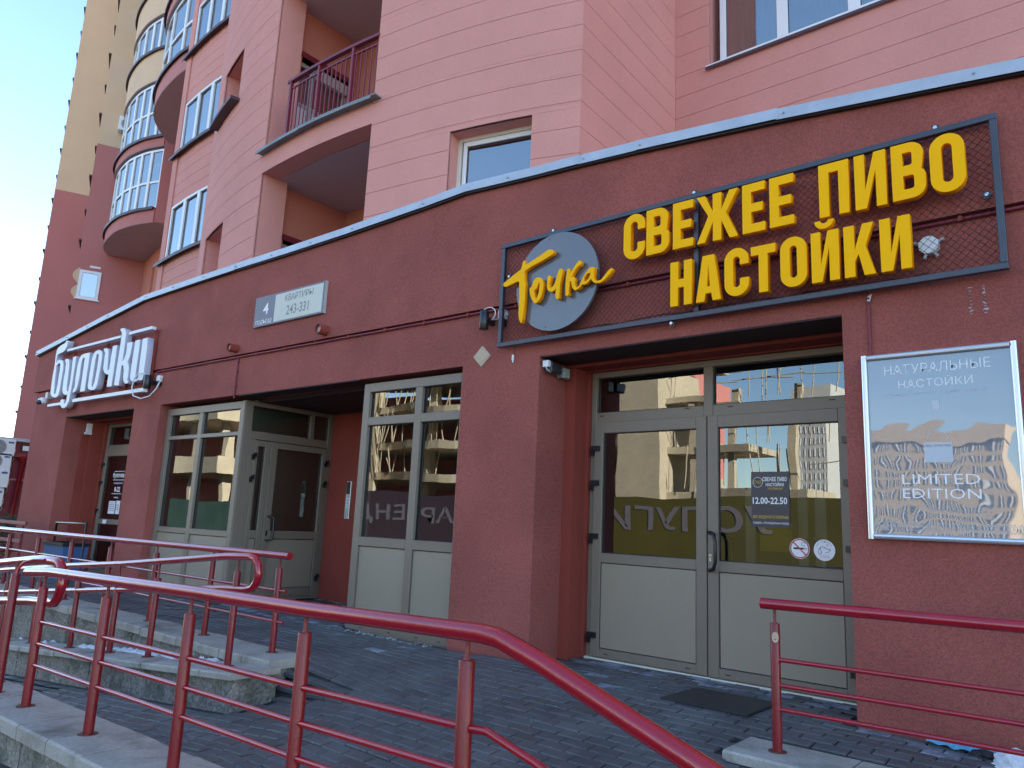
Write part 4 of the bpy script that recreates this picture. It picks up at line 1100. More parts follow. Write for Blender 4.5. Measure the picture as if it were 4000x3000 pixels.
# chain link net
m = MB(); pitch = .052
def wire(a, b, r=.0016):
    ax, az = a; bx, bz = b; L_ = math.hypot(bx - ax, bz - az)
    if L_ < .01: return
    nx, nz = -(bz - az) / L_ * r, (bx - ax) / L_ * r; yy = YF + .020
    m.add([(ax + nx, yy, az + nz), (ax - nx, yy, az - nz), (ax, yy - r * 1.6, az), (bx + nx, yy, bz + nz), (bx - nx, yy, bz - nz), (bx, yy - r * 1.6, bz)], [(0, 1, 4, 3), (1, 2, 5, 4), (2, 0, 3, 5)])
X0, X1, Z0, Z1 = FX0 + t, FX1 - t, FZ0 + t, FZ1 - t
c = X0 - (Z1 - Z0)
while c < X1:
    for sg in (1, -1):
        if sg == 1: pa, pb = (c, Z0), (c + (Z1 - Z0), Z1)
        else: pa, pb = (c, Z1), (c + (Z1 - Z0), Z0)
        (ax, az), (bx, bz) = pa, pb
        k = (bz - az) / (bx - ax)
        a0, b0 = max(ax, X0), min(bx, X1)
        if b0 > a0: wire((a0, az + k * (a0 - ax)), (b0, az + k * (b0 - ax)))
    c += pitch
m.build('chain_link_net', M_black, sign, kind='stuff')
# logo disc and script
m = MB(); m.disc((-3.935, 3.345), .462, 0, 72, YF - .034, YF - .008); m.build('logo_disc', M_disc, sign)
m = MB()
for x, z in ((-4.02, 3.76), (-4.03, 2.925)): m.disc((x, z), .007, 0, 10, YF - .036, YF - .033)
m.build('disc_screw', M_black, sign)
YSC = 5.303 - .19 + .022
for k in ('T', 'o', 'ch', 'ka'):
    glyph_part('script_letter', OUT[k], YSC, .046, [M_yel, M_yel_side], sign, bevel=.003)
# block letters
SK = .069
R1 = [('С', -3.200, -2.995, 3.374, 3.774), ('В', -2.981, -2.772, 3.379, 3.772), ('Е', -2.738, -2.561, 3.381, 3.772), ('Ж', -2.529, -2.189, 3.379, 3.769), ('Е', -2.155, -1.980, 3.379, 3.771), ('Е', -1.946, -1.768, 3.380, 3.770),
      ('П', -1.590, -1.388, 3.372, 3.768), ('И', -1.350, -1.150, 3.370, 3.768), ('В', -1.116, -.914, 3.373, 3.769), ('О', -.888, -.690, 3.360, 3.762)]
R2 = [('Н', -2.758, -2.571, 2.905, 3.272), ('А', -2.537, -2.330, 2.903, 3.273), ('С', -2.302, -2.112, 2.905, 3.282), ('Т', -2.094, -1.909, 2.902, 3.262), ('О', -1.876, -1.688, 2.902, 3.278), ('Й', -1.657, -1.469, 2.903, 3.271), ('К', -1.437, -1.239, 2.901, 3.268), ('И', -1.208, -1.022, 2.900, 3.268)]
for rowl in (R1, R2):
    for ch, a, b, c, d in rowl:
        lp = glyph(ch, a, b, c, d, SK if ch != 'Ж' else .068)
        glyph_part('letter', lp, 5.303 - .17 + .026, .056, [M_yel, M_yel_side], sign, bevel=.002)
        if ch == 'Й':
            cx = (a + b) / 2; br = arcpts(cx, 3.352, .066, .064, 180, 360, 12) + arcpts(cx, 3.352, .026, .022, 360, 180, 8)
            glyph_part('letter_breve', [br], 5.303 - .17 + .026, .056, [M_yel, M_yel_side], sign, bevel=.002)
# loose cable along the lower bar
m = MB(); P = [(-3.95 + .12 * k, YF + .05 - .02 * math.sin(k), FZ0 + t + .012 + .014 * abs(math.sin(k * 1.3)) + random.uniform(0, .008)) for k in range(26)]
m.tube(P, .0035, 6, caps=False); m.tube([(x + .03, y_ + .01, z_ + .008) for x, y_, z_ in P[3:20]], .003, 6, caps=False)
m.tube([(-3.98 + .04 * math.cos(k), YF + .03, FZ0 + t + .03 + .022 * math.sin(k)) for k in [j * .5 for j in range(24)]], .003, 6, caps=False)
m.build('loose_cable', M_black, sign)
# junction box inside the frame
jb = thing('junction_box', 'white octagonal cable junction box on the wall behind the sign net', 'junction box', (-.93, 5.29, 3.06))
m = MB(); c_ = (-.945, 3.075); m.add([(c_[0] + .062 * math.cos(.39 + .785 * k), yy, c_[1] + .062 * math.sin(.39 + .785 * k)) for yy in (5.245, 5.303) for k in range(8)], [tuple(range(8))] + [(k, k + 8, (k + 1) % 8 + 8, (k + 1) % 8) for k in range(8)])
m.build('box', M_white, jb)
m = MB()
for an in (20, 160, 250, 300):
    x, z = c_[0] + .06 * math.cos(R(an)), c_[1] + .06 * math.sin(R(an)); m.tube([(x, 5.27, z), (x + .035 * math.cos(R(an)), 5.27, z + .035 * math.sin(R(an)))], .012, 8)
m.build('cable_gland', M_grey, jb)

# ================================================================== BAKERY SIGN
bs = thing('bakery_sign', 'white raised script letters between four white bars at the left end of the wall', 'shop sign', (-13.2, yw(-13.2) - .1, 2.8))
for k in ('b', 'u', 'l', 'o2', 'c2', 'k2', 'i2'):
    lp = [[p for p in refine([tuple(q) for q in l] + [tuple(l[0])], 3)[:-1]] if k in ('b', 'o2') else l for l in OUT[k]]
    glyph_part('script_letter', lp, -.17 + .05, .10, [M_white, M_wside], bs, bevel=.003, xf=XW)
for x0, x1, z0, z1 in ((-14.66, -12.59, 3.86, 3.905), (-12.30, -11.545, 3.875, 3.925), (-15.16, -14.6, 2.88, 2.93), (-14.10, -11.55, 2.895, 2.955)):
    m = MB(XW); m.bev(x0, x1, -.17, -.10, z0, z1, .003); m.build('bar', M_white, bs)
for x, z0, z1 in ((-11.62, 2.93, 3.9), (-13.3, 2.93, 3.89), (-14.55, 2.75, 3.1), (-12.45, 2.9, 3.3), (-14.62, 3.5, 3.9)):
    m = MB(XW); m.box(x - .012, x + .012, -.06, -.03, z0, z1); m.build('mounting_rail', M_pod_s, bs)
m = MB(XW); m.box(-14.9, -11.6, -.06, -.035, 3.2, 3.225); m.build('mounting_rail', M_pod_s, bs)

# ================================================================== ENTRANCE PLATE
pl = thing('entrance_plate', 'grey and ivory stairway number plate above the apartment entrance', 'sign', (-8.2, yw(-8.2), 3.57))
px0, px1, pz0, pz1 = -8.936, -7.454, 3.578, 3.990
m = MB(XW); m.bev(px0, px1, -.05, 0, pz0, pz1, .003); m.build('plate', M_plateg, pl)
m = MB(XW); m.bev(-8.478, px1 - .035, -.054, -.05, pz0 + .02, pz1 - .025, .001); m.build('ivory_field', M_platew, pl)
m = MB(XW); m.box(px1 - .001, px1 + .002, -.05, -.0, pz0, pz1); m.build('side_edge', M_grey, pl)
text_part('lettering', '4', -8.74, -8.62, 3.735, 3.885, -.0515, M_wprint, pl, off=.012, xf=XW)
text_part('lettering', 'ПОДЪЕЗД', -8.885, -8.525, 3.598, 3.665, -.0515, M_wprint, pl, off=.0, xf=XW)
text_part('lettering', 'КВАРТИРЫ', -8.26, -7.68, 3.845, 3.935, -.0555, M_ink, pl, off=.004, xf=XW)
text_part('lettering', '243-331', -8.21, -7.75, 3.655, 3.785, -.0555, M_ink, pl, off=.008, xf=XW)

# ================================================================== POSTER FRAME
po = thing('wall_poster', 'glossy grey liqueur poster in a silver snap frame at the right edge of the wall', 'poster', (-.95, 5.28, 1.17))
qx0, qx1, qz0, qz1 = -1.394, -.512, 1.168, 2.378
fw = .036
yP = 5.303 - .035
for (a, b, c, d) in ((qx0, qx0 + fw, qz0, qz1), (qx1 - fw, qx1, qz0, qz1), (qx0 + fw, qx1 - fw, qz0, qz0 + fw), (qx0 + fw, qx1 - fw, qz1 - fw, qz1)):
    m = MB(); n = 6
    vert = (b - a) < (d - c)
    prof = [(fw / 2 - fw / 2 * math.cos(math.pi * k / n), -.012 * math.sin(math.pi * k / n)) for k in range(n + 1)]
    for k in range(n):
        (s0, h0), (s1, h1) = prof[k], prof[k + 1]
        if vert: m.add([(a + s0, yP + h0, c), (a + s1, yP + h1, c), (a + s1, yP + h1, d), (a + s0, yP + h0, d)], [(0, 1, 2, 3)], True)
        else: m.add([(a, yP + h0, c + s0), (b, yP + h0, c + s0), (b, yP + h1, c + s1), (a, yP + h1, c + s1)], [(0, 1, 2, 3)], True)
    m.box(a, b, yP, 5.303, c, d); m.build('frame_profile', M_silver, po)
M_post = bpy.data.materials.new('poster under film'); M_post.use_nodes = True
nt = M_post.node_tree; N = nt.nodes; L = nt.links; b_ = N['Principled BSDF']; b_.inputs['Base Color'].default_value = (.12, .14, .18, 1); b_.inputs['Roughness'].default_value = .6
gl = N.new('ShaderNodeBsdfGlossy'); gl.inputs['Roughness'].default_value = .015; mx = N.new('ShaderNodeMixShader'); mx.inputs[0].default_value = .17
geo = N.new('ShaderNodeNewGeometry'); nz = N.new('ShaderNodeTexNoise'); nz.inputs['Scale'].default_value = 2.6; nz.inputs['Detail'].default_value = 1.5; bp = N.new('ShaderNodeBump'); bp.inputs['Distance'].default_value = .003
L.new(geo.outputs['Position'], nz.inputs['Vector']); L.new(nz.outputs['Fac'], bp.inputs['Height']); L.new(bp.outputs[0], gl.inputs['Normal'])
L.new(b_.outputs[0], mx.inputs[1]); L.new(gl.outputs[0], mx.inputs[2]); L.new(mx.outputs[0], N['Material Output'].inputs[0])
m = MB(); m.quad((qx0 + .02, yP + .012, qz0 + .02), (qx1 - .02, yP + .012, qz0 + .02), (qx1 - .02, yP + .012, qz1 - .02), (qx0 + .02, yP + .012, qz1 - .02)); m.build('poster_sheet', M_post, po)
yT = yP + .0105
M_pale = material('pale poster print', (.50, .53, .58), 0.5, var=0.02)
def pt(body, cx, w_, z0, h_, mat=M_wprint, off=-.01): text_part('lettering', body, cx - w_ / 2, cx + w_ / 2, z0, z0 + h_, yT, mat, po, off=off)
pt('НАТУРАЛЬНЫЕ', -.955, .60, 2.235, .062); pt('НАСТОЙКИ', -.965, .42, 2.140, .066)
pt('*ПОЛНЫЙ АССОРТИМЕНТ УТОЧНЯЙТЕ У БАРМЕНА', -.965, .585, 2.092, .020, M_pale)
pt('LIMITED', -.965, .43, 1.520, .062, M_wprint, -.006); pt('EDITION', -.965, .43, 1.430, .062, M_wprint, -.006)
for k, s_ in enumerate(('АВТОРСКИЕ НАСТОЙКИ СОБСТВЕННОГО ПРОИЗВОДСТВА,', 'НАТУРАЛЬНЫЕ ИНГРЕДИЕНТЫ, ВЫВЕРЕННАЯ ТЕХНОЛОГИЯ', 'И ЭКСКЛЮЗИВНЫЙ ВКУС С ГАРАНТИЕЙ КАЧЕСТВА')): pt(s_, -.965, .52 - .03 * (k == 2), 1.372 - .024 * k, .014, M_pale)
pt('ЧРЕЗМЕРНОЕ УПОТРЕБЛЕНИЕ АЛКОГОЛЯ ВРЕДИТ ВАШЕМУ ЗДОРОВЬЮ', -.953, .80, 1.215, .068, M_pale, -.012)
# bottle drawn as outline with its label
m = MB(); bxc = -.965
def line(mb, P_, wd, y_):
    for (a, b), (c, d) in zip(P_, P_[1:]):
        l_ = math.hypot(c - a, d - b) or 1; nx, nz_ = -(d - b) / l_ * wd / 2, (c - a) / l_ * wd / 2
        mb.add([(a + nx, y_, b + nz_), (a - nx, y_, b - nz_), (c - nx, y_, d - nz_), (c + nx, y_, d + nz_)], [(0, 1, 2, 3)])
m.box(bxc - .020, bxc + .020, yT, yT + .0005, 1.985, 2.045); m.build('bottle_cap', M_pale, po); m = MB()
line(m, [(bxc + a, b) for a, b in arcpts(0, 1.80, .058, .055, 0, 180, 16)], .004, yT); line(m, [(bxc + a, b) for a, b in arcpts(0, 1.885, .03, .008, 180, 360, 10)], .003, yT)
m.build('bottle_outline', M_pale, po)
m = MB(); m.box(bxc - .078, bxc + .078, yT, yT + .0005, 1.655, 1.78); m.build('bottle_label', M_pale, po)
text_part('lettering', 'WILD SMOKE PEAR', bxc - .072, bxc + .072, 1.752, 1.768, yT - .0007, M_ink, po, off=0)

# ================================================================== THINGS ON THE DOOR GLASS
def glued(y0): return y0
ds = thing('door_poster', 'dark opening hours poster taped inside the right door leaf', 'poster', (-2.30, 5.95, 1.226))
yD = 5.966 + .0 - .008
m = MB(); m.box(-2.457, -2.148, yD, yD + .002, 1.226, 1.667); m.build('sheet', M_anthr, ds)
def dt(body, x0, x1, z0, z1, mat, off=.012): text_part('lettering', body, x0, x1, z0, z1, yD - .0012, mat, ds, off=off)
dt('СВЕЖЕЕ ПИВО', -2.362, -2.165, 1.590, 1.624, M_wprint, .02); dt('НАСТОЙКИ', -2.335, -2.190, 1.550, 1.583, M_wprint, .02); dt('МАГАЗИН-БАР', -2.318, -2.200, 1.522, 1.541, M_yprint)
dt('12.00-22.50', -2.445, -2.165, 1.408, 1.462, M_wprint, .02); dt('БЕЗ ОБЕДЕННОГО ПЕРЕРЫВА', -2.445, -2.155, 1.290, 1.318, M_yprint); dt('САНДЕНЬ: 1-Й ПОНЕДЕЛЬНИК МЕСЯЦА', -2.445, -2.155, 1.248, 1.270, M_wprint)
dt('ТОЧКА', -2.440, -2.372, 1.565, 1.598, M_yprint, .0)
m = MB(); line(m, arcpts(-2.402, 1.582, .040, .040, 0, 360, 28), .003, yD - .001); m.build('ring', M_wprint, ds)
ns = thing('no_smoking_sticker', 'round red and white no smoking sticker low on the glass door', 'sticker', (-2.078, yD, 1.072))
m = MB(); m.disc((-2.078, 1.072), .077, 0, 40, yD, yD + .001); m.build('backing', M_wprint, ns)
m = MB(); line(m, arcpts(-2.078, 1.072, .069, .069, 0, 360, 40), .009, yD - .001); line(m, [(-2.078 - .048, 1.072 + .048), (-2.078 + .048, 1.072 - .048)], .010, yD - .0015); m.build('red_ring', M_red, ns)
m = MB(); m.box(-2.125, -2.045, yD - .001, yD, 1.066, 1.080); m.box(-2.040, -2.036, yD - .001, yD, 1.066, 1.080); m.box(-2.031, -2.027, yD - .001, yD, 1.066, 1.080); line(m, arcpts(-2.05, 1.108, .014, .014, 0, 300, 12) + [(-2.036, 1.09)], .003, yD - .001); m.build('cigarette', M_black, ns)
dg = thing('dog_sticker', 'round white sticker with a line drawn dog head, low on the glass door', 'sticker', (-1.895, yD, 1.070))
m = MB(); m.disc((-1.893, 1.070), .079, 0, 40, yD, yD + .001); m.build('backing', M_wprint, dg)
m = MB(); cx, cz = -1.893, 1.070
line(m, [(cx - .025, cz - .03), (cx - .022, cz - .012)], .003, yD - .001)
line(m, [(cx - .028, cz + .008), (cx - .024, cz + .022), (cx - .008, cz + .028), (cx + .006, cz + .020), (cx + .016, cz + .010), (cx + .036, cz + .008), (cx + .043, cz), (cx + .036, cz - .010), (cx + .020, cz - .016), (cx + .006, cz - .020)], .003, yD - .001)
line(m, [(cx - .028, cz + .012)] + arcpts(cx - .033, cz - .015, .009, .018, 90, -170, 12) + [(cx - .040, cz + .005), (cx - .028, cz + .022)], .003, yD - .001)
m.disc((cx + .040, cz + .005), .005, 0, 8, yD - .001, yD); m.disc((cx - .006, cz + .014), .0025, 0, 6, yD - .001, yD); m.disc((cx + .004, cz + .014), .0025, 0, 6, yD - .001, yD)
m.build('dog_head', M_black, dg)
for k, chh in enumerate('DOG FRIENDLY'):
    if chh == ' ': continue
    an = 150 - k * 10.5; x_, z_ = cx + .063 * math.cos(R(an)), cz + .063 * math.sin(R(an))
    text_part('lettering', chh, x_ - .004, x_ + .004, z_ - .005, z_ + .005, yD - .001, M_ink, dg, off=0)
text_part('lettering', 'С СОБАКАМИ', cx - .032, cx + .032, cz - .047, cz - .040, yD - .001, M_red, dg, off=0); text_part('lettering', 'ВХОД РАЗРЕШЁН', cx - .036, cx + .036, cz - .058, cz - .051, yD - .001, M_red, dg, off=0)
m = MB(); line(m, [(cx + .022, cz + .030), (cx + .015, cz + .038), (cx + .019, cz + .043), (cx + .023, cz + .040), (cx + .027, cz + .043), (cx + .030, cz + .037), (cx + .022, cz + .030)], .002, yD - .001); m.build('heart', M_red, dg)
# bakery door print
bk = thing('bakery_door_print', 'white opening hours print and stickers on the bakery door glass', 'sticker', (-13.8, yw(-13.8) + .65, 1.1))
eB = .665 - .008
def bt(body, x0, x1, z0, z1, off=.01): text_part('lettering', body, x0, x1, z0, z1, eB, M_wprint, bk, off=off, xf=XW)
bt('булочки', -14.04, -13.62, 1.64, 1.75, .03); bt('ЕЖЕДНЕВНО', -13.97, -13.64, 1.545, 1.575, .02); bt('8-22', -13.92, -13.70, 1.41, 1.50, .03); bt('www', -13.90, -13.73, 1.30, 1.325, .02)
for bb in ((-14.02, -13.60, 1.615, 1.625), (-14.0, -13.62, 1.765, 1.775), (-14.0, -13.63, 1.375, 1.384)):
    m = MB(XW); m.box(bb[0], bb[1], eB, eB + .001, bb[2], bb[3]); m.build('print_line', M_wprint, bk)
for bb in ((-14.05, -13.80, 1.03, 1.25), (-13.77, -13.62, 1.03, 1.26), (-13.59, -13.45, 1.03, 1.25)):
    m = MB(XW); m.box(bb[0], bb[1], eB, eB + .001, bb[2], bb[3]); m.build('sticker_sheet', M_wprint, bk)
m = MB(XW); m.box(-14.13, -13.98, eB - .032, eB - .03, .855, .925); m.build('small_label', M_wprint, bk)
m = MB(XW); line(m, [(-13.695 + .006 * k * math.cos(k * .9), 1.13 + .007 * k * math.sin(k * .9)) for k in range(12)], .012, eB - .001); m.build('spiral_print', M_ink, bk)
for k in range(5):
    m = MB(XW); m.box(-14.03, -13.83, eB - .001, eB, 1.215 - .032 * k, 1.225 - .032 * k); m.build('print_line', M_ink, bk)

# ================================================================== SMALL FITTINGS ON THE WALL
def tubething(name, label, cat, path, r, mat, seg=8, xf=None):
    m = MB(xf); m.tube(path, r, seg); o = m.build(name, mat, loc=(xf(*path[0]) if xf else path[0])); return tag(o, label, cat)
cd = thing('cable_conduit', 'long thin maroon cable conduit running along the groove of the wall', 'conduit', (-8, 5.2, 3.22))
m = MB(XW); P = [(-11.5, -.018, 3.222)] + [(-11 + .5 * k, -.018, 3.222 - .003 * (k % 2)) for k in range(14)] + [(XK, -.018, 3.222), (-3, -.018, 3.22), (-1.5, -.018, 3.221), (2, -.018, 3.222)]
m.tube(P, .013, 8); m.build('pipe', M_maroon, cd)
m = MB(XW)
for k in range(20): x = -11.3 + .62 * k; m.box(x - .012, x + .012, -.036, 0, 3.205, 3.24)
m.build('clips', M_pod_s, cd)
c2 = thing('drop_conduit', 'short vertical maroon conduit dropping to the corner of the entrance recess', 'conduit', (-9.25, 5.15, 2.66))
m = MB(XW); m.tube([(-9.26, -.018, 3.21), (-9.262, -.02, 2.69), (-9.262, -.01, 2.655)], .012, 8)
for z in (3.16, 3.02, 2.82): m.box(-9.262 - .02, -9.262 + .02, -.034, 0, z - .006, z + .006)
m.build('pipe', M_maroon, c2)
c3 = thing('poster_conduit', 'thin purple conduit dropping from the sign to the poster frame', 'conduit', (-1.34, 5.29, 2.38))
m = MB(); m.tube([(-1.336, 5.290, 2.83), (-1.338, 5.290, 2.37)], .009, 8); m.build('pipe', M_maroon, c3)
m = MB(); m.tube([(-1.335, 5.285, 2.79), (-1.315, 5.275, 2.80), (-1.325, 5.28, 2.76), (-1.34, 5.28, 2.77)], .006, 6); m.build('cable_tie', M_white, c3)
di = thing('diamond_plate', 'small pale diamond shaped plate screwed to the pier left of the sign', 'plaque', (-4.895, 5.28, 2.77))
m = MB(XW); cx, cz, hx, hz = -4.896, 2.772, .114, .108
def rh(s_): return [(cx, cz - hz * s_), (cx + hx * s_, cz), (cx, cz + hz * s_), (cx - hx * s_, cz)]
for s0, s1, e0, e1 in ((1, .97, -.002, -.014), (.74, .70, -.0141, -.018)):
    a, b = rh(s0), rh(s1); m.add([(x, e0, z) for x, z in a] + [(x, e1, z) for x, z in b], [(k, (k + 1) % 4, (k + 1) % 4 + 4, k + 4) for k in range(4)] + [(4, 5, 6, 7)])
for x, z in ((cx - .09, cz), (cx + .09, cz), (cx, cz + .085), (cx, cz - .085)): m.disc((x, z), .006, 0, 8, -.018, -.013)
m.build('plate', M_wood, di)
hg = thing('hanging_plug', 'small white connector hanging on a wire below the left end of the sign', 'connector', (-4.5, 5.29, 2.66))
m = MB(XW); m.tube([(-4.475, -.01, 2.83), (-4.49, -.012, 2.76), (-4.50, -.014, 2.74)], .003, 6); m.build('wire', M_rust, hg)
m = MB(XW); m.tube([(-4.50, -.014, 2.745), (-4.50, -.014, 2.70), (-4.498, -.014, 2.665)], .010, 8, radii=[.010, .012, .004]); m.build('plug', M_wprint, hg)
# black spot lamps with their white boxes
def spot(x, z, label, scale=1.0):
    t_ = thing('wall_spotlight', label, 'spotlight', (x, yw(x) - .12, z), 'black wall spotlights with white boxes')
    m = MB(XW); n = 16; m.tube([(x, -.12, z - .092 * scale), (x, -.12, z - .088 * scale), (x, -.12, z + .088 * scale), (x, -.12, z + .092 * scale)], .046 * scale, 20, radii=[.043 * scale, .046 * scale, .046 * scale, .043 * scale]); m.box(x - .01, x + .04, -.09, 0, z - .03, z + .03); m.build('lamp_body', M_black, t_)
    m = MB(XW); bx = x + .155 * scale; m.bev(bx - .04, bx + .04, -.06, 0, z + .01, z + .10, .008); m.tube([(bx + .04, -.03, z + .05), (bx + .07, -.03, z + .05)], .012, 8); m.build('box', M_white, t_)
    m = MB(XW); m.box(bx - .05, bx + .03, -.05, 0, z - .06, z + .005); m.build('bracket', M_black, t_)
    return t_
s1_ = spot(-4.793, 3.10, 'black cylindrical wall spotlight at the lower left corner of the framed sign')
m = MB(XW); m.tube([(-4.70, -.03, 3.12)] + [(-4.76 + .09 * math.cos(R(a)), -.10, 3.16 + .07 * math.sin(R(a))) for a in range(-60, 200, 20)], .005, 6); m.build('cable', M_white, s1_)
s2_ = spot(-11.55, 3.05, 'black cylindrical wall spotlight with a looping cable at the right end of the white letters', 1.15)
m = MB(XW); m.tube([(-11.33, -.05, 3.12), (-11.25, -.07, 3.05), (-11.28, -.10, 2.93), (-11.4, -.13, 2.82), (-11.6, -.16, 2.79), (-11.78, -.2, 2.84), (-11.86, -.2, 2.98), (-11.82, -.2, 3.12), (-11.70, -.2, 3.19), (-11.58, -.17, 3.18), (-11.55, -.14, 3.14)], .009, 8); m.build('cable', M_white, s2_)
# dome camera at the far left end
dc = thing('dome_camera', 'white dome security camera below the left end of the bakery sign', 'camera', (-15.5, yw(-15.5) - .1, 2.98))
m = MB(XW); m.box(-15.56, -15.46, -.09, 0, 3.07, 3.19); m.build('junction_box', M_grey, dc)
m = MB(XW); m.tube([(-15.5, -.14, 3.08), (-15.5, -.14, 3.05), (-15.5, -.14, 2.99), (-15.5, -.14, 2.965)], .075, 18, radii=[.03, .075, .082, .06]); m.build('housing', M_white, dc)
m = MB(XW); m.tube([(-15.47, -.19, 2.99), (-15.465, -.225, 2.975), (-15.46, -.25, 2.965)], .04, 14, radii=[.045, .04, .012]); m.build('dome', M_black, dc)
# transformer and box under the soffit
tf = thing('lamp_transformer', 'black transformer with wires under the soffit beside the double door', 'transformer', (-4.1, 5.5, 2.5))
FT = frame((-4.19, 5.32), (-4.19, 5.70))
m = MB(FT); m.bev(.04, .20, -.10, -.02, 2.56, 2.645, .005); m.build('case', M_anthr, tf)
m = MB(FT); m.box(.005, .045, -.085, -.02, 2.60, 2.66); m.tube([(.02, -.05, 2.62), (.0, -.07, 2.58), (.05, -.08, 2.55), (.09, -.05, 2.56)], .004, 6); m.build('terminal', M_white, tf)
t2 = thing('grey_junction_box', 'small square grey junction box with wires under the soffit, right of the transformer', 'junction box', (-4.1, 5.6, 2.55))
m = MB(FT); m.bev(.25, .345, -.09, -.01, 2.54, 2.635, .005); m.build('box', M_grey, t2)
m = MB(FT); m.tube([(.24, -.04, 2.60), (.225, -.05, 2.56), (.25, -.06, 2.53), (.28, -.06, 2.52), (.29, -.05, 2.54)], .004, 6); m.build('wires', M_black, t2)
# intercom and keypad
ic = thing('intercom', 'slim silver door intercom with keypad on the back wall of the entrance recess', 'intercom', (-8.72, 6.73, 1.25))
ix = -8.68
m = MB(); m.bev(ix - .05, ix + .05, 6.715, 6.74, 1.13, 1.66, .004); m.build('plate', M_silver, ic)
m = MB(); m.box(ix - .04, ix + .04, 6.712, 6.716, 1.48, 1.65); m.build('screen', M_black, ic)
m = MB()
for r_ in range(4):
    for c_ in range(3): m.box(ix - .034 + .026 * c_, ix - .018 + .026 * c_, 6.709, 6.715, 1.40 - .04 * r_, 1.425 - .04 * r_)
m.build('keys', M_wprint, ic)
kp = thing('alarm_keypad', 'white alarm keypad hanging inside behind the right shop window', 'keypad', (-5.45, 5.7, 1.4))
m = MB(); m.bev(-5.60, -5.50, 5.78, 5.80, 1.33, 1.50, .004); m.build('body', M_white, kp)
m = MB(); m.box(-5.585, -5.515, 5.777, 5.781, 1.45, 1.485); m.build('screen', M_ink, kp)
# small white sensor in bakery recess
sn = thing('door_sensor', 'small white angular sensor high in the bakery recess', 'sensor', (-14.6, 5.4, 2.4))
m = MB(XW); m.box(-14.66, -14.60, .34, .42, 2.42, 2.62); m.box(-14.66, -14.58, .32, .42, 2.42, 2.46); m.build('housing', M_white, sn)
m = MB(XW); m.box(-14.70, -14.655, .30, .42, -.05, 2.42) ; m.build('duct', M_pod_s, sn)

m = MB(); random.seed(8)
for x0_, n_ in ((-.74, 9), (-.66, 9)):
    for k in range(n_):
        r_ = random.uniform(.003, .010); m.add([(x0_ + random.uniform(-.012, .012) + r_ * math.cos(6.283 * j / 6), 5.3015, 2.76 - .022 * k + r_ * math.sin(6.283 * j / 6)) for j in range(6)][::1] + [(x0_, 5.296, 2.76 - .022 * k)], [(j, (j + 1) % 6, 6) for j in range(6)])
o = m.build('filler_drips', M_dust); o['kind'] = 'stuff'
# ================================================================== DOOR MAT, NET, SNOW
mt = MB(); mt.top(-2.72, -2.09, 4.95, 5.50, .002, .014, .004); o = mt.build('door_mat', M_gasket, loc=(-2.4, 5.2, 0)); tag(o, 'thin black rubber mat lying on the pavers before the double door', 'door mat')
nm = MB()
nx, ny = 26, 7
vs = []
for j in range(ny):
    for i in range(nx):
        u, v_ = i / (nx - 1), j / (ny - 1)
        wd = .05 + .05 * math.sin(u * 3.1) + .015 * math.sin(u * 19)
        vs.append((-1.10 + .42 * u, 5.20 - .02 * u + (v_ - .5) * 2 * wd * .6 + .01 * math.sin(u * 14), .02 + .022 * (1 - (2 * v_ - 1) ** 2) + .006 * math.sin(u * 31 + j)))
nm.add(vs, [(j * nx + i, j * nx + i + 1, (j + 1) * nx + i + 1, (j + 1) * nx + i) for j in range(ny - 1) for i in range(nx - 1)], True)
o = nm.build('net_rag', M_net, loc=(-.9, 5.2, 0)); tag(o, 'crumpled strip of light blue net lying at the foot of the wall', 'net rag')
def lump(name, c, r, n, mat, label, cat, seed, sq=.5):
    random.seed(seed); bm = bmesh.new(); bmesh.ops.create_icosphere(bm, subdivisions=3, radius=1)
    from mathutils import noise
    for v in bm.verts:
        k = 1 + .35 * noise.noise(v.co * 2.3 + Vector((seed, 0, 0))) + .18 * noise.noise(v.co * 6 + Vector((0, seed, 0)))
        v.co = Vector((v.co.x * r[0] * k, v.co.y * r[1] * k, max(-.01, v.co.z) * r[2] * k))
    me = bpy.data.meshes.new(name); bm.to_mesh(me); bm.free(); me.materials.append(mat)
    o = link(name, me, None, c); tag(o, label, cat); return o
lump('snow_clump', (-.63, 5.05, -.01), (.13, .10, .10), 1, M_snow, 'dirty clump of old snow at the right foot of the wall', 'snow clump', 3)
lump('dark_rag', (-.80, 5.13, .0), (.08, .05, .04), 1, M_gasket, 'dark wet rag between the blue net and the snow clump', 'rag', 5)
sm = MB(); random.seed(11)
for k in range(60):
    x = -5.9 - abs(random.gauss(0, 2.0)); y = 3.47 + random.uniform(-.10, .03); r = random.uniform(.03, .11)
    if x < -10.5: continue
    z = -.085 * (-5.16 - x) + .004
    kk = 9; sm.add([(x + r * random.uniform(.6, 1.3) * math.cos(6.283 * j / kk), y + .45 * r * random.uniform(.6, 1.1) * math.sin(6.283 * j / kk), z) for j in range(kk)] + [(x + random.uniform(-.2, .2) * r, y, z + random.uniform(.012, .035))], [(j, (j + 1) % kk, kk) for j in range(kk)], True)
sm.build('snow_remains', M_snow, kind='stuff')
random.seed(21)

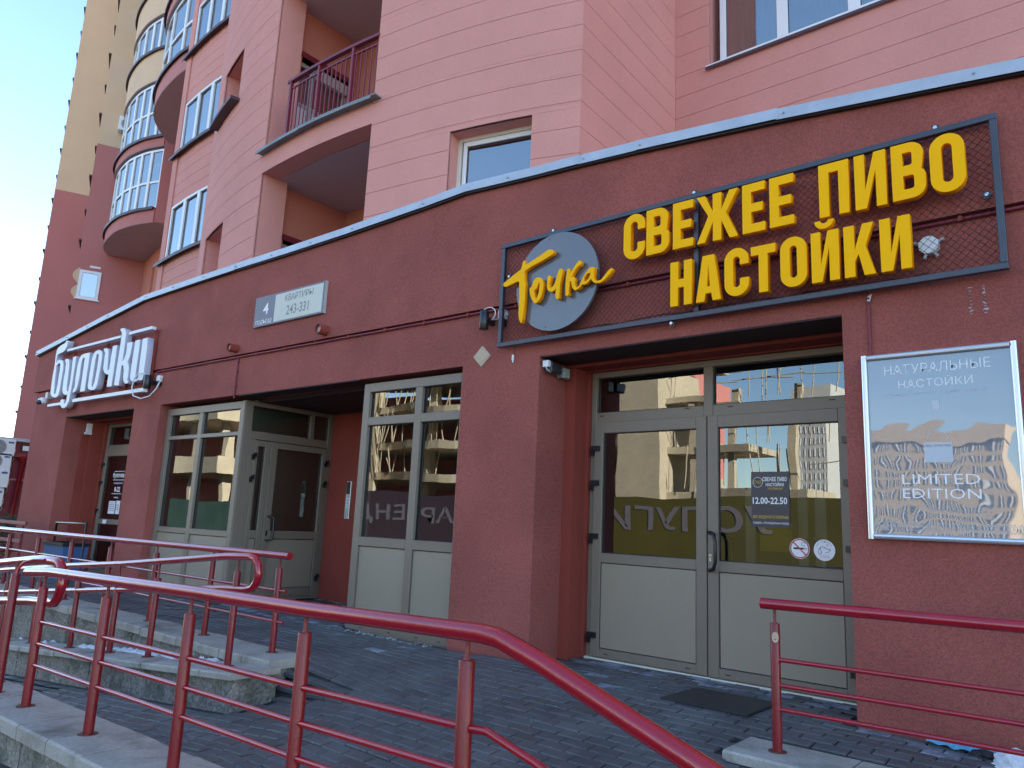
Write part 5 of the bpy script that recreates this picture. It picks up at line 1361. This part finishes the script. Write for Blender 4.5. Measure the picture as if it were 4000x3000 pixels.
# ================================================================== RAMP WALLS AND KERBS
def cap_row(parent, x0, x1, y0, y1, zf, th, joint=.5, name='coping_stone', mat=M_conc):
    x = x0; sgn = 1 if x1 > x0 else -1
    while (x1 - x) * sgn > .05:
        xe = x + sgn * joint * random.uniform(.92, 1.06)
        if (x1 - xe) * sgn < .15: xe = x1
        a, b = min(x, xe) + .005, max(x, xe) - .005
        dy = random.uniform(-.006, .006); dz = random.uniform(-.004, .004)
        m = MB(); za, zb_ = zf(a) + dz, zf(b) + dz; c = .012
        ya, yb = y0 + dy, y1 + dy
        m.add([(a, ya + c, za), (b, ya + c, zb_), (b, yb - c, zb_), (a, yb - c, za), (a, ya, za - c), (b, ya, zb_ - c), (b, yb, zb_ - c), (a, yb, za - c), (a, ya, za - th), (b, ya, zb_ - th), (b, yb, zb_ - th), (a, yb, za - th)],
              [(0, 1, 2, 3), (4, 5, 1, 0), (5, 6, 2, 1), (6, 7, 3, 2), (7, 4, 0, 3), (8, 9, 5, 4), (9, 10, 6, 5), (10, 11, 7, 6), (11, 8, 4, 7), (11, 10, 9, 8)])
        m.build(name, mat, parent)
        x = xe
def block_row(parent, x0, x1, y0, y1, ztop, zbot, joint, name='wall_block'):
    x = x0; sgn = 1 if x1 > x0 else -1
    while (x1 - x) * sgn > .05:
        xe = x + sgn * joint
        if (x1 - xe) * sgn < .2: xe = x1
        a, b = min(x, xe) + .004, max(x, xe) - .004; dy = random.uniform(-.006, .004)
        m = MB(); m.add([(a, y0 + dy, zbot(a)), (b, y0 + dy, zbot(b)), (b, y0 + dy, ztop(b)), (a, y0 + dy, ztop(a)), (a, y1, zbot(a)), (b, y1, zbot(b)), (b, y1, ztop(b)), (a, y1, ztop(a))],
              [(0, 1, 2, 3), (1, 5, 6, 2), (4, 0, 3, 7), (3, 2, 6, 7), (5, 4, 7, 6)])
        m.build(name, M_rough, parent); x = xe
zc_ = lambda x: .006 - .088 * (-5.16 - x)
wc = thing('ramp_wall', 'low rough concrete ramp wall with pale coping stones sloping down to the left', 'low wall', (-5.2, 3.3, -.3))
cap_row(wc, -5.16, -16.0, 3.08, 3.50, zc_, .048, .47)
block_row(wc, -5.20, -16.0, 3.135, 3.50, lambda x: zc_(x) - .047, lambda x: zp(x, 3.0) - .15, .62)
wb = thing('porch_kerb', 'straight porch edge of pale coping stones along the upper walkway, behind the ramp wall', 'kerb', (-5.4, 3.7, 0))
cap_row(wb, -5.345, -16.0, 3.50, 3.90, lambda x: .02, .072, .36)
block_row(wb, -5.37, -16.0, 3.53, 3.86, lambda x: -.054, lambda x: -1.3, .8)
za_ = lambda x: -.07 + .027 * (x + 5)
wa = thing('street_wall', 'low street side wall with broad concrete coping slabs in the left foreground', 'low wall', (-4.5, 1.86, -.3))
cap_row(wa, .5, -7.4, 1.665, 2.065, za_, .075, .42, 'coping_slab')
block_row(wa, .5, -7.4, 1.70, 2.03, lambda x: za_(x) - .078, lambda x: -1.25, .9)
wr_ = thing('right_kerb', 'short concrete kerb with worn coping stones under the right handrail', 'kerb', (-1.5, 4.4, -.1))
cap_row(wr_, -1.93, 2.4, 4.215, 4.625, lambda x: -.028 + .004 * (x + 1.5), .055, .62)
block_row(wr_, -1.92, 2.4, 4.235, 4.60, lambda x: -.086, lambda x: -.7, .7)

# ================================================================== HANDRAILS
def post_mesh(h, stub=.065):
    p = MB(); p.tube([(0, 0, .004), (0, 0, h)], .027, 18)
    return p
SRC = {}
def add_post(parent, x, y, zbase, ztop, stub_to):
    h = round(ztop - zbase, 2)
    if h not in SRC:
        m = MB(); m.tube([(0, 0, .0), (0, 0, h - .004), (0, 0, h)], .0272, 18, radii=[.0272, .0272, .0255]); SRC[h] = m.build('post', M_redpost, parent, (x, y, zbase)) if False else m
    me_m = SRC[h]
    if isinstance(me_m, MB):
        mm = MB(); mm.v = [(a + x, b + y, c + zbase) for a, b, c in me_m.v]; mm.f = me_m.f; mm.mi = me_m.mi; mm.sm = me_m.sm
        o = mm.build('post', M_redpost, parent, (x, y, zbase)); SRC[h] = o
    else:
        o = piece(me_m, 'post', (x, y, zbase), parent)
    o.rotation_euler = (random.uniform(-.008, .008), random.uniform(-.008, .008), 0)
    m = MB(); m.tube([(x, y, zbase + h - .002), (x, y, zbase + h + .010), (x, y, stub_to - .008), (x, y, stub_to)], .009, 10, radii=[.016, .0085, .0085, .014]); m.build('stub', M_redstub, o) if False else None
    s_ = MB(); s_.tube([(x, y, zbase + h - .002), (x, y, zbase + h + .010), (x, y, stub_to - .008), (x, y, stub_to)], .009, 10, radii=[.016, .0085, .0085, .014])
    so = s_.build('stub', M_redstub, o, (x, y, zbase))
    f_ = MB(); f_.tube([(x, y, zbase - .012), (x, y, zbase + .004)], .052, 20); fo = f_.build('base_flange', M_rust, o, (x, y, zbase))
    return o
def rail_run(parent, path, r=.031, name='handrail', mat=None):
    m = MB(); m.tube(path, r, 22); return m.build(name, mat or M_redpaint, parent)
# A: near handrail along the street side wall
ra = thing('near_handrail', 'glossy red foreground handrail with three lower bars, bending down at its right end', 'handrail', (-3.5, 1.86, 0))
zA = lambda x: .775 + .024 * (x + 3.2)
ya = 1.86
rail_run(ra, [(-5.72, ya, .700), (-5.3, ya, zA(-5.3) + .004), (-3.5, ya, .768), (-2.6, ya, .782), (-1.66, ya, .806), (-1.585, ya, .800), (-1.42, ya, .752), (-.97, ya, .600), (-.2, ya, .34)])
pa = [(-5.93, .672), (-5.400, .628), (-4.458, .650), (-3.515, .674), (-2.604, .690), (-1.714, .714)]
for i, (x, zt) in enumerate(pa):
    add_post(ra, x, ya, za_(x), zt, zt + .075)
for dz, z0 in enumerate((-.205, -.335, -.462)):
    P = [(-5.4, ya, .628 + z0), (-4.458, ya, .652 + z0), (-3.515, ya, .676 + z0), (-2.604, ya, .694 + z0), (-1.714, ya, .714 + z0 + .005)]
    P += [(-1.62, ya, .520 + (z0 + .205)), (-1.42, ya, .470 + (z0 + .205)), (-.9, ya, .29 + (z0 + .205))]
    rail_run(ra, P, .0128, 'lower_bar')
m = MB(); m.tube([(-5.93, ya, .672), (-5.93, ya + .01, .715), (-5.90, ya + .03, .752), (-5.83, ya + .06, .772), (-5.72, ya + .09, .778)], .010, 10); m.build('bracket', M_redpaint, ra)
# D: wheelchair double rail behind it, returning in a hoop
rd = thing('hoop_handrail', 'double red wheelchair rail ending in a hoop, at the left behind the foreground handrail', 'handrail', (-5.9, 1.98, 0))
yd = 1.98
P = [(-9.5, yd, .43), (-6.70, yd, .693), (-6.04, yd, .757), (-5.84, yd, .772), (-5.58, yd, .774)]
P += [(-5.58 + .125 * math.sin(R(a)), yd, .64 + .134 * math.cos(R(a))) for a in (25, 50, 75, 90, 105, 130, 155)]
P += [(-5.60, yd, .508), (-5.95, yd, .488), (-6.56, yd, .430), (-9.5, yd, .17)]
rail_run(rd, P, .0305)
for x in (-6.35, -7.4, -8.4): add_post(rd, x, yd - .0, za_(x), .60 + .085 * (x + 6.35), .70 + .09 * (x + 6.35))
# C: ramp rail on the ramp wall
rc = thing('ramp_handrail', 'double red ramp handrail with a rounded end, standing on the sloping ramp wall', 'handrail', (-6, 3.31, 0)); yc_ = 3.31
zC = lambda x: .822 + .0905 * (x + 5.41) if x < -5.7 else .815
P = [(-12.5, yc_, .175), (-8.93, yc_, .508), (-7.68, yc_, .610), (-6.59, yc_, .716), (-5.78, yc_, .797), (-5.44, yc_, .815)]
P += [(-5.42 + .125 * math.sin(R(a)), yc_, .69 + .125 * math.cos(R(a))) for a in (30, 60, 90, 120, 150)]
P += [(-5.44, yc_, .562), (-5.78, yc_, .543), (-6.25, yc_, .498), (-8.19, yc_, .318), (-11.0, yc_, .048), (-12.5, yc_, -.09)]
rail_run(rc, P, .030)
for x in (-5.60, -6.93, -7.72, -8.66, -9.75, -10.8): 
    zt = zC(x) - .03
    add_post(rc, x, yc_, zc_(x) + .002, zt - .095 - (.03 if x < -6 else 0), zt)
# B: upper walkway rail
rb = thing('walkway_handrail', 'long straight red handrail with two lower bars along the upper walkway, nearest the shops', 'handrail', (-7, 3.75, 0)); yb_ = 3.75
rail_run(rb, [(-5.555, yb_, .809), (-8.5, yb_, .792), (-12.9, yb_, .762), (-15.5, yb_, .75)])
for k in range(9):
    x = -5.68 - 1.128 * k; add_post(rb, x, yb_, .02, .70, .778)
for z in (.520, .268): rail_run(rb, [(-5.56, yb_, z), (-15.5, yb_, z - .03)], .0125, 'lower_bar')
# R: right rail
rr = thing('right_handrail', 'red handrail with three lower bars at the lower right, in front of the double door', 'handrail', (-1.2, 4.42, 0)); yr = 4.42
rail_run(rr, [(-1.772, yr, .768), (-.5, yr, .783), (2.3, yr, .80)])
for x in (-1.693, .25, 1.9): add_post(rr, x, yr, -.026, .665, .742)
for z in (.466, .328, .200): rail_run(rr, [(-1.69, yr, z), (-.52, yr, z + .013), (2.3, yr, z + .04)], .0128, 'lower_bar')
m = MB(); vs = []
for k in range(12):
    a = 6.283 * k / 12; th = .35 + .020 * math.cos(a) / .0275; vs.append((-1.693 + .0282 * math.sin(th) * 1.0, yr - .0282 * math.cos(th), .590 + .030 * math.sin(a)))
m.add(vs, [tuple(range(12))]); m.build('bare_spot', M_wood, rr)

# ================================================================== LEFT END: ANNEX, AIR CONDITIONERS, PIPE, SHRUB, BENCH, BIN
an = thing('annex_wall', 'dark red side wall of the annex with a zinc edge behind the air conditioners', 'wall', (-28, 8, 0))
FA = frame((-28, 4.0), (-28, 14.0))
m = MB(FA); m.box(0, 10, 0, .4, -1.3, 3.1); m.build('wall', M_maroon, an)
m = MB(FA); m.box(-.1, 10, -.12, .5, 3.10, 3.20); m.build('metal_edge', M_zinc, an)
m = MB(FA); m.box(4.30, 4.72, -.03, .01, 2.78, 3.02); m.build('window_frame', M_gasket, an)
m = MB(FA); m.box(4.36, 4.66, -.04, -.03, 2.82, 2.98); m.build('pane', M_curt, an)
m = MB(FA); m.box(0, 4.0, -.06, 0, 1.85, 1.90); m.box(4.0, 5.5, -.06, 0, 1.85, 1.90); m.build('ledge_strip', M_rose, an)
for k, (u, z) in enumerate(((3.30, 2.60), (3.25, 2.14), (3.20, 1.60), (3.13, 1.00))):
    ac_unit((-28, 7.5, z), FA, u, z, .95 if k < 2 else 1.02, ('topmost', 'second from the top', 'third from the top', 'lowest')[k] + ' of the four white air conditioners stacked on the dark red wall', 'air conditioners stacked on the annex wall')
pp = thing('gutter_pipe', 'bright red drain pipe with a funnel head on the annex wall', 'drain pipe', (-27.9, 8.5, 1))
m = MB(FA); m.tube([(4.43, -.12, 2.62), (4.43, -.12, 2.45), (4.40, -.12, 2.38), (4.30, -.12, .2)], .07, 12, radii=[.18, .15, .075, .065]); m.build('pipe', M_redpost, pp)
m = MB(FA); m.box(3.9, 5.4, -.2, -.02, 2.60, 2.72); m.build('gutter', M_redpost, pp)
sh = thing('shrub', 'dark green leafy shrub in front of the annex at the far left', 'shrub', (-22, 5.6, -1))
random.seed(5); m = MB()
for k in range(2600):
    a = random.uniform(0, 6.283); rr_ = random.random() ** .4; x = -22.2 + 1.0 * rr_ * math.cos(a) * random.uniform(.6, 1); y = 6.0 + 1.15 * rr_ * math.sin(a); z = -.3 + 1.42 * random.random() ** .6 * (1 - .3 * rr_)
    d1 = Vector((random.uniform(-1, 1), random.uniform(-1, 1), random.uniform(-.6, .6))).normalized() * random.uniform(.03, .07); d2 = d1.cross(Vector((random.random(), random.random(), 1))).normalized() * .025
    p = Vector((x, y, z)); m.add([p - d1, p + d2, p + d1, p - d2], [(0, 1, 2, 3)])
m.build('foliage', M_leaf, sh, kind='stuff')
m = MB()
for k in range(7): a = k * .9; m.tube([(-22.2, 6.0, -1.3), (-22.2 + .2 * math.cos(a), 6 + .2 * math.sin(a), -.3), (-22.2 + .55 * math.cos(a), 6 + .6 * math.sin(a), .5)], .02, 6, radii=[.03, .02, .008])
m.build('stem', M_rust, sh)
be = thing('bench', 'dark red slatted bench at the left edge beyond the walkway rail', 'bench', (-14.6, 4.15, 0))
for k, (y, z) in enumerate(((4.30, .80), (4.28, .66), (4.26, .52), (4.0, .40), (3.92, .40), (4.1, .40))):
    m = MB(); m.bev(-16.4, -13.68, y, y + (.03 if k < 3 else .06), z, z + (.055 if k < 3 else .03)); m.build('slat', M_maroon, be)
for x in (-16.0, -13.82):
    m = MB(); m.tube([(x, 4.32, 0), (x, 4.32, .82)], .018, 8); m.tube([(x, 3.95, 0), (x, 3.95, .40), (x, 4.3, .40)], .018, 8); m.build('leg', M_maroon, be)
bi = thing('litter_bin', 'blue plastic litter bin standing in the bakery recess', 'bin', (-13.2, 4.8, 0))
m = MB(); a0, a1 = .36, .40; m.add([(-13.18 - a0, 4.62, .0), (-13.18 + a0, 4.62, 0), (-13.18 + a0, 4.92, 0), (-13.18 - a0, 4.92, 0), (-13.18 - a1, 4.58, .52), (-13.18 + a1, 4.58, .52), (-13.18 + a1, 4.95, .52), (-13.18 - a1, 4.95, .52)], [(0, 1, 5, 4), (1, 2, 6, 5), (2, 3, 7, 6), (3, 0, 4, 7), (3, 2, 1, 0)]); m.build('body', M_blue, bi)
m = MB(); m.box(-13.18 - .42, -13.18 + .42, 4.56, 4.60, .52, .57); m.box(-13.18 - .42, -13.18 + .42, 4.93, 4.97, .52, .57); m.box(-13.6, -13.56, 4.6, 4.93, .52, .57); m.box(-12.80, -12.76, 4.6, 4.93, .52, .57); m.build('rim', M_black, bi)
m = MB(); m.tube([(-13.70, 4.76, 0), (-13.70, 4.76, .86), (-12.5, 4.76, .88), (-12.5, 4.76, 0)], .018, 8); m.build('hanger_frame', M_black, bi)

# ================================================================== ACROSS THE STREET (seen only mirrored in the glass)
random.seed(31)
cs = thing('half_built_block', 'half built pale concrete block with curved floor slabs and scaffolding, mirrored in the shop windows', 'building', (-40, -38, 0))
def slabstrip(x0, x1, yb, z0, z1, amp, mat, name, dep=7.0):
    n = max(6, int(abs(x1 - x0) / 1.5)); P = [(x0 + (x1 - x0) * k / n, yb + amp * math.sin(6.283 * ((x0 + (x1 - x0) * k / n) / 17.0))) for k in range(n + 1)]
    m = MB()
    vs = []
    for x, y in P: vs += [(x, y, z0), (x, y, z1), (x, y - dep, z1), (x, y - dep, z0)]
    fs = []
    for k in range(n):
        for j in range(4): q = (j + 1) % 4; fs.append((4 * k + j, 4 * k + q, 4 * (k + 1) + q, 4 * (k + 1) + j))
    fs += [(0, 3, 2, 1), (4 * n, 4 * n + 1, 4 * n + 2, 4 * n + 3)]
    m.add(vs, fs); m.build(name, mat, cs)
# right hand part, mirrored in the double door
m = MB(); m.box(-26.4, -23.2, -36, -30.0, 3.3, 11.4); m.build('lift_core', M_concsun, cs)
slabstrip(-24, -14.0, -30.5, 3.3, 3.8, .5, M_concsun, 'floor_slab', 5); slabstrip(-23.5, -17.5, -30.6, 6.0, 6.45, .5, M_concsun, 'floor_slab', 5); slabstrip(-23.5, -18.5, -30.6, 9.0, 9.4, .6, M_concsun, 'floor_slab', 5)
for x in (-21.6, -18.9, -15.2): m = MB(); m.box(x - .2, x + .2, -31.8, -31.3, 3.8, 10.2 if x > -20 else 9.4); m.build('column', M_concsun, cs)
# left hand part, mirrored in the shop windows and entrance
for z0, z1 in ((4.9, 6.6), (9.8, 11.5), (14.4, 16)): slabstrip(-100, -66, -30, z0, z1, .5, M_concsun, 'parapet_band', 9)
for z0, z1 in ((4.9, 5.6), (7.9, 8.6), (11.2, 11.9), (15, 15.6)): slabstrip(-65, -27, -40, z0, z1, 1.0, M_concsun, 'floor_slab', 9)
for k in range(12): m = MB(); x = -98 + 6 * k; yy = -31.5 if x < -66 else -41; m.box(x - .35, x + .35, yy - .8, yy, -1.3, 15); m.build('column', M_concsun, cs)
m = MB(); m.box(-100, -66, -40, -38, -1.3, 16); m.box(-65, -30, -50, -48.5, -1.3, 14.5); m.build('inner_wall', M_fred, cs)
sc_ = MB()
for k in range(34):
    x = random.uniform(-23.2, -11.5); z0 = random.choice((4.0, 6.45, 9.5)); y = -31.2 + random.uniform(-1, .8); z1 = z0 + random.uniform(1.6, 3.0); sc_.tube([(x, y, z0), (x + random.uniform(-.3, .3), y, z1)], .035, 5, caps=False)
for k in range(22):
    x = random.uniform(-23, -14); z0 = random.choice((7.6, 8.3, 10.6, 11.2, 5.2)); sc_.tube([(x, -30.9, z0), (x + random.uniform(1, 3), -30.9, z0 + random.uniform(-.2, .2))], .03, 5, caps=False)
for k in range(70):
    x = random.uniform(-64, -45); z0 = random.choice((5.6, 8.6, 11.9)); sc_.tube([(x, -40.5, z0), (x + random.uniform(-.8, .8), -40.5, z0 + random.uniform(1.5, 3.2))], .05, 5, caps=False)
sc_.build('scaffold_poles', M_concsun, cs, kind='stuff')
cr = thing('tower_crane', 'yellow lattice mast of a tower crane, mirrored in the right shop window', 'crane', (-60, -38, 0))
m = MB(); cx_, cy_ = -57.5, -37.0
for sx in (-1, 1):
    for sy in (-1, 1): m.tube([(cx_ + sx, cy_ + sy, -1.3), (cx_ + sx, cy_ + sy, 22)], .17, 6)
k = 0; z = -1.0
while z < 21:
    for (a, b) in (((-1, 1), (1, 1)), ((-1, -1), (1, -1)), ((-1, -1), (-1, 1)), ((1, -1), (1, 1))):
        m.tube([(cx_ + a[0], cy_ + a[1], z), (cx_ + b[0], cy_ + b[1], z + 1.3)], .10, 5, caps=False); m.tube([(cx_ + b[0], cy_ + b[1], z), (cx_ + a[0], cy_ + a[1], z + 1.3)], .05, 5, caps=False); m.tube([(cx_ + a[0], cy_ + a[1], z), (cx_ + b[0], cy_ + b[1], z)], .05, 5, caps=False)
    z += 1.3
m.build('mast', M_crane, cr)
bn = thing('banner_fence', 'construction hoarding with olive and plum advertising banners across the street', 'fence', (-40, -28.5, -1.3))
for x0, x1, mt_, y in ((-27.5, -11.0, M_olive, -29.5), (-49, -27.6, M_plum, -29.5), (-110, -49.1, M_greenb, -29.0)):
    m = MB(); m.box(x0, x1, y - .1, y, -1.3, 3.25 if x0 > -66 else 2.2); m.build('banner', mt_, bn)
M_lilac = material('lilac banner print', (.13, .12, .15), .7, var=.02)
text_part('lettering', 'УСЛУГИ', -26.8, -15.5, 1.2, 2.7, -29.47, M_lilac, bn, off=.02, mirror=True)
text_part('lettering', 'АРЕНДА', -47, -36, .9, 2.3, -29.47, M_lilac, bn, off=.02, mirror=True)
# distant blocks
def block(name, label, x0, x1, y0, y1, z1, mat, nx, nz, wmat=M_farwin, wz=.62, wx=.6):
    t_ = thing(name, label, 'building', ((x0 + x1) / 2, y1, -1.3))
    m = MB(); m.box(x0, x1, y0, y1, -1.3, z1); m.build('wall', mat, t_)
    m = MB(); m.box(x0 - .4, x1 + .4, y0, y1 + .6, z1 - 3.4, z1 + .8); m.build('roof_band', mat, t_)
    ww = (x1 - x0) / nx; hh = (z1 - 4) / nz; s0 = None
    for i in range(nx):
        for j in range(nz):
            x = x0 + ww * (i + .5); z = 1 + hh * (j + .5)
            if s0 is None:
                m = MB(); m.box(x - ww * wx / 2, x + ww * wx / 2, y1, y1 + .05, z - hh * wz / 2, z + hh * wz / 2); m.cur = 1; m.box(x - .12, x + .12, y1 + .05, y1 + .1, z - hh * wz / 2, z + hh * wz / 2); s0 = m.build('window', [wmat, M_pvc], t_, (x, y1, z))
            else: piece(s0, 'window', (x, y1, z), t_)
    return t_
block('beige_block', 'wide beige apartment block across the street, mirrored in the glossy poster', -52, -22, -195, -180, 27, M_beige, 18, 8)
block('white_block', 'slim white tower block across the street, mirrored in the right door leaf', -47, -40.5, -135, -120, 27, M_farwhite, 8, 12)
block('red_block', 'dark red apartment block across the street, mirrored in the left door leaf', -66, -50, -100, -85, 24, M_fred, 8, 7, M_farwhite)

# ------------------------------------------------------------------ everything top-level that is only setting
for o in COL.objects:
    if o.parent is None and o.type in ('MESH', 'EMPTY') and 'label' not in o and 'kind' not in o: print('UNTAGGED', o.name)
    if 'label' in o and o['label'] == '': del o['label']
    if 'category' in o and o['category'] == '': del o['category']
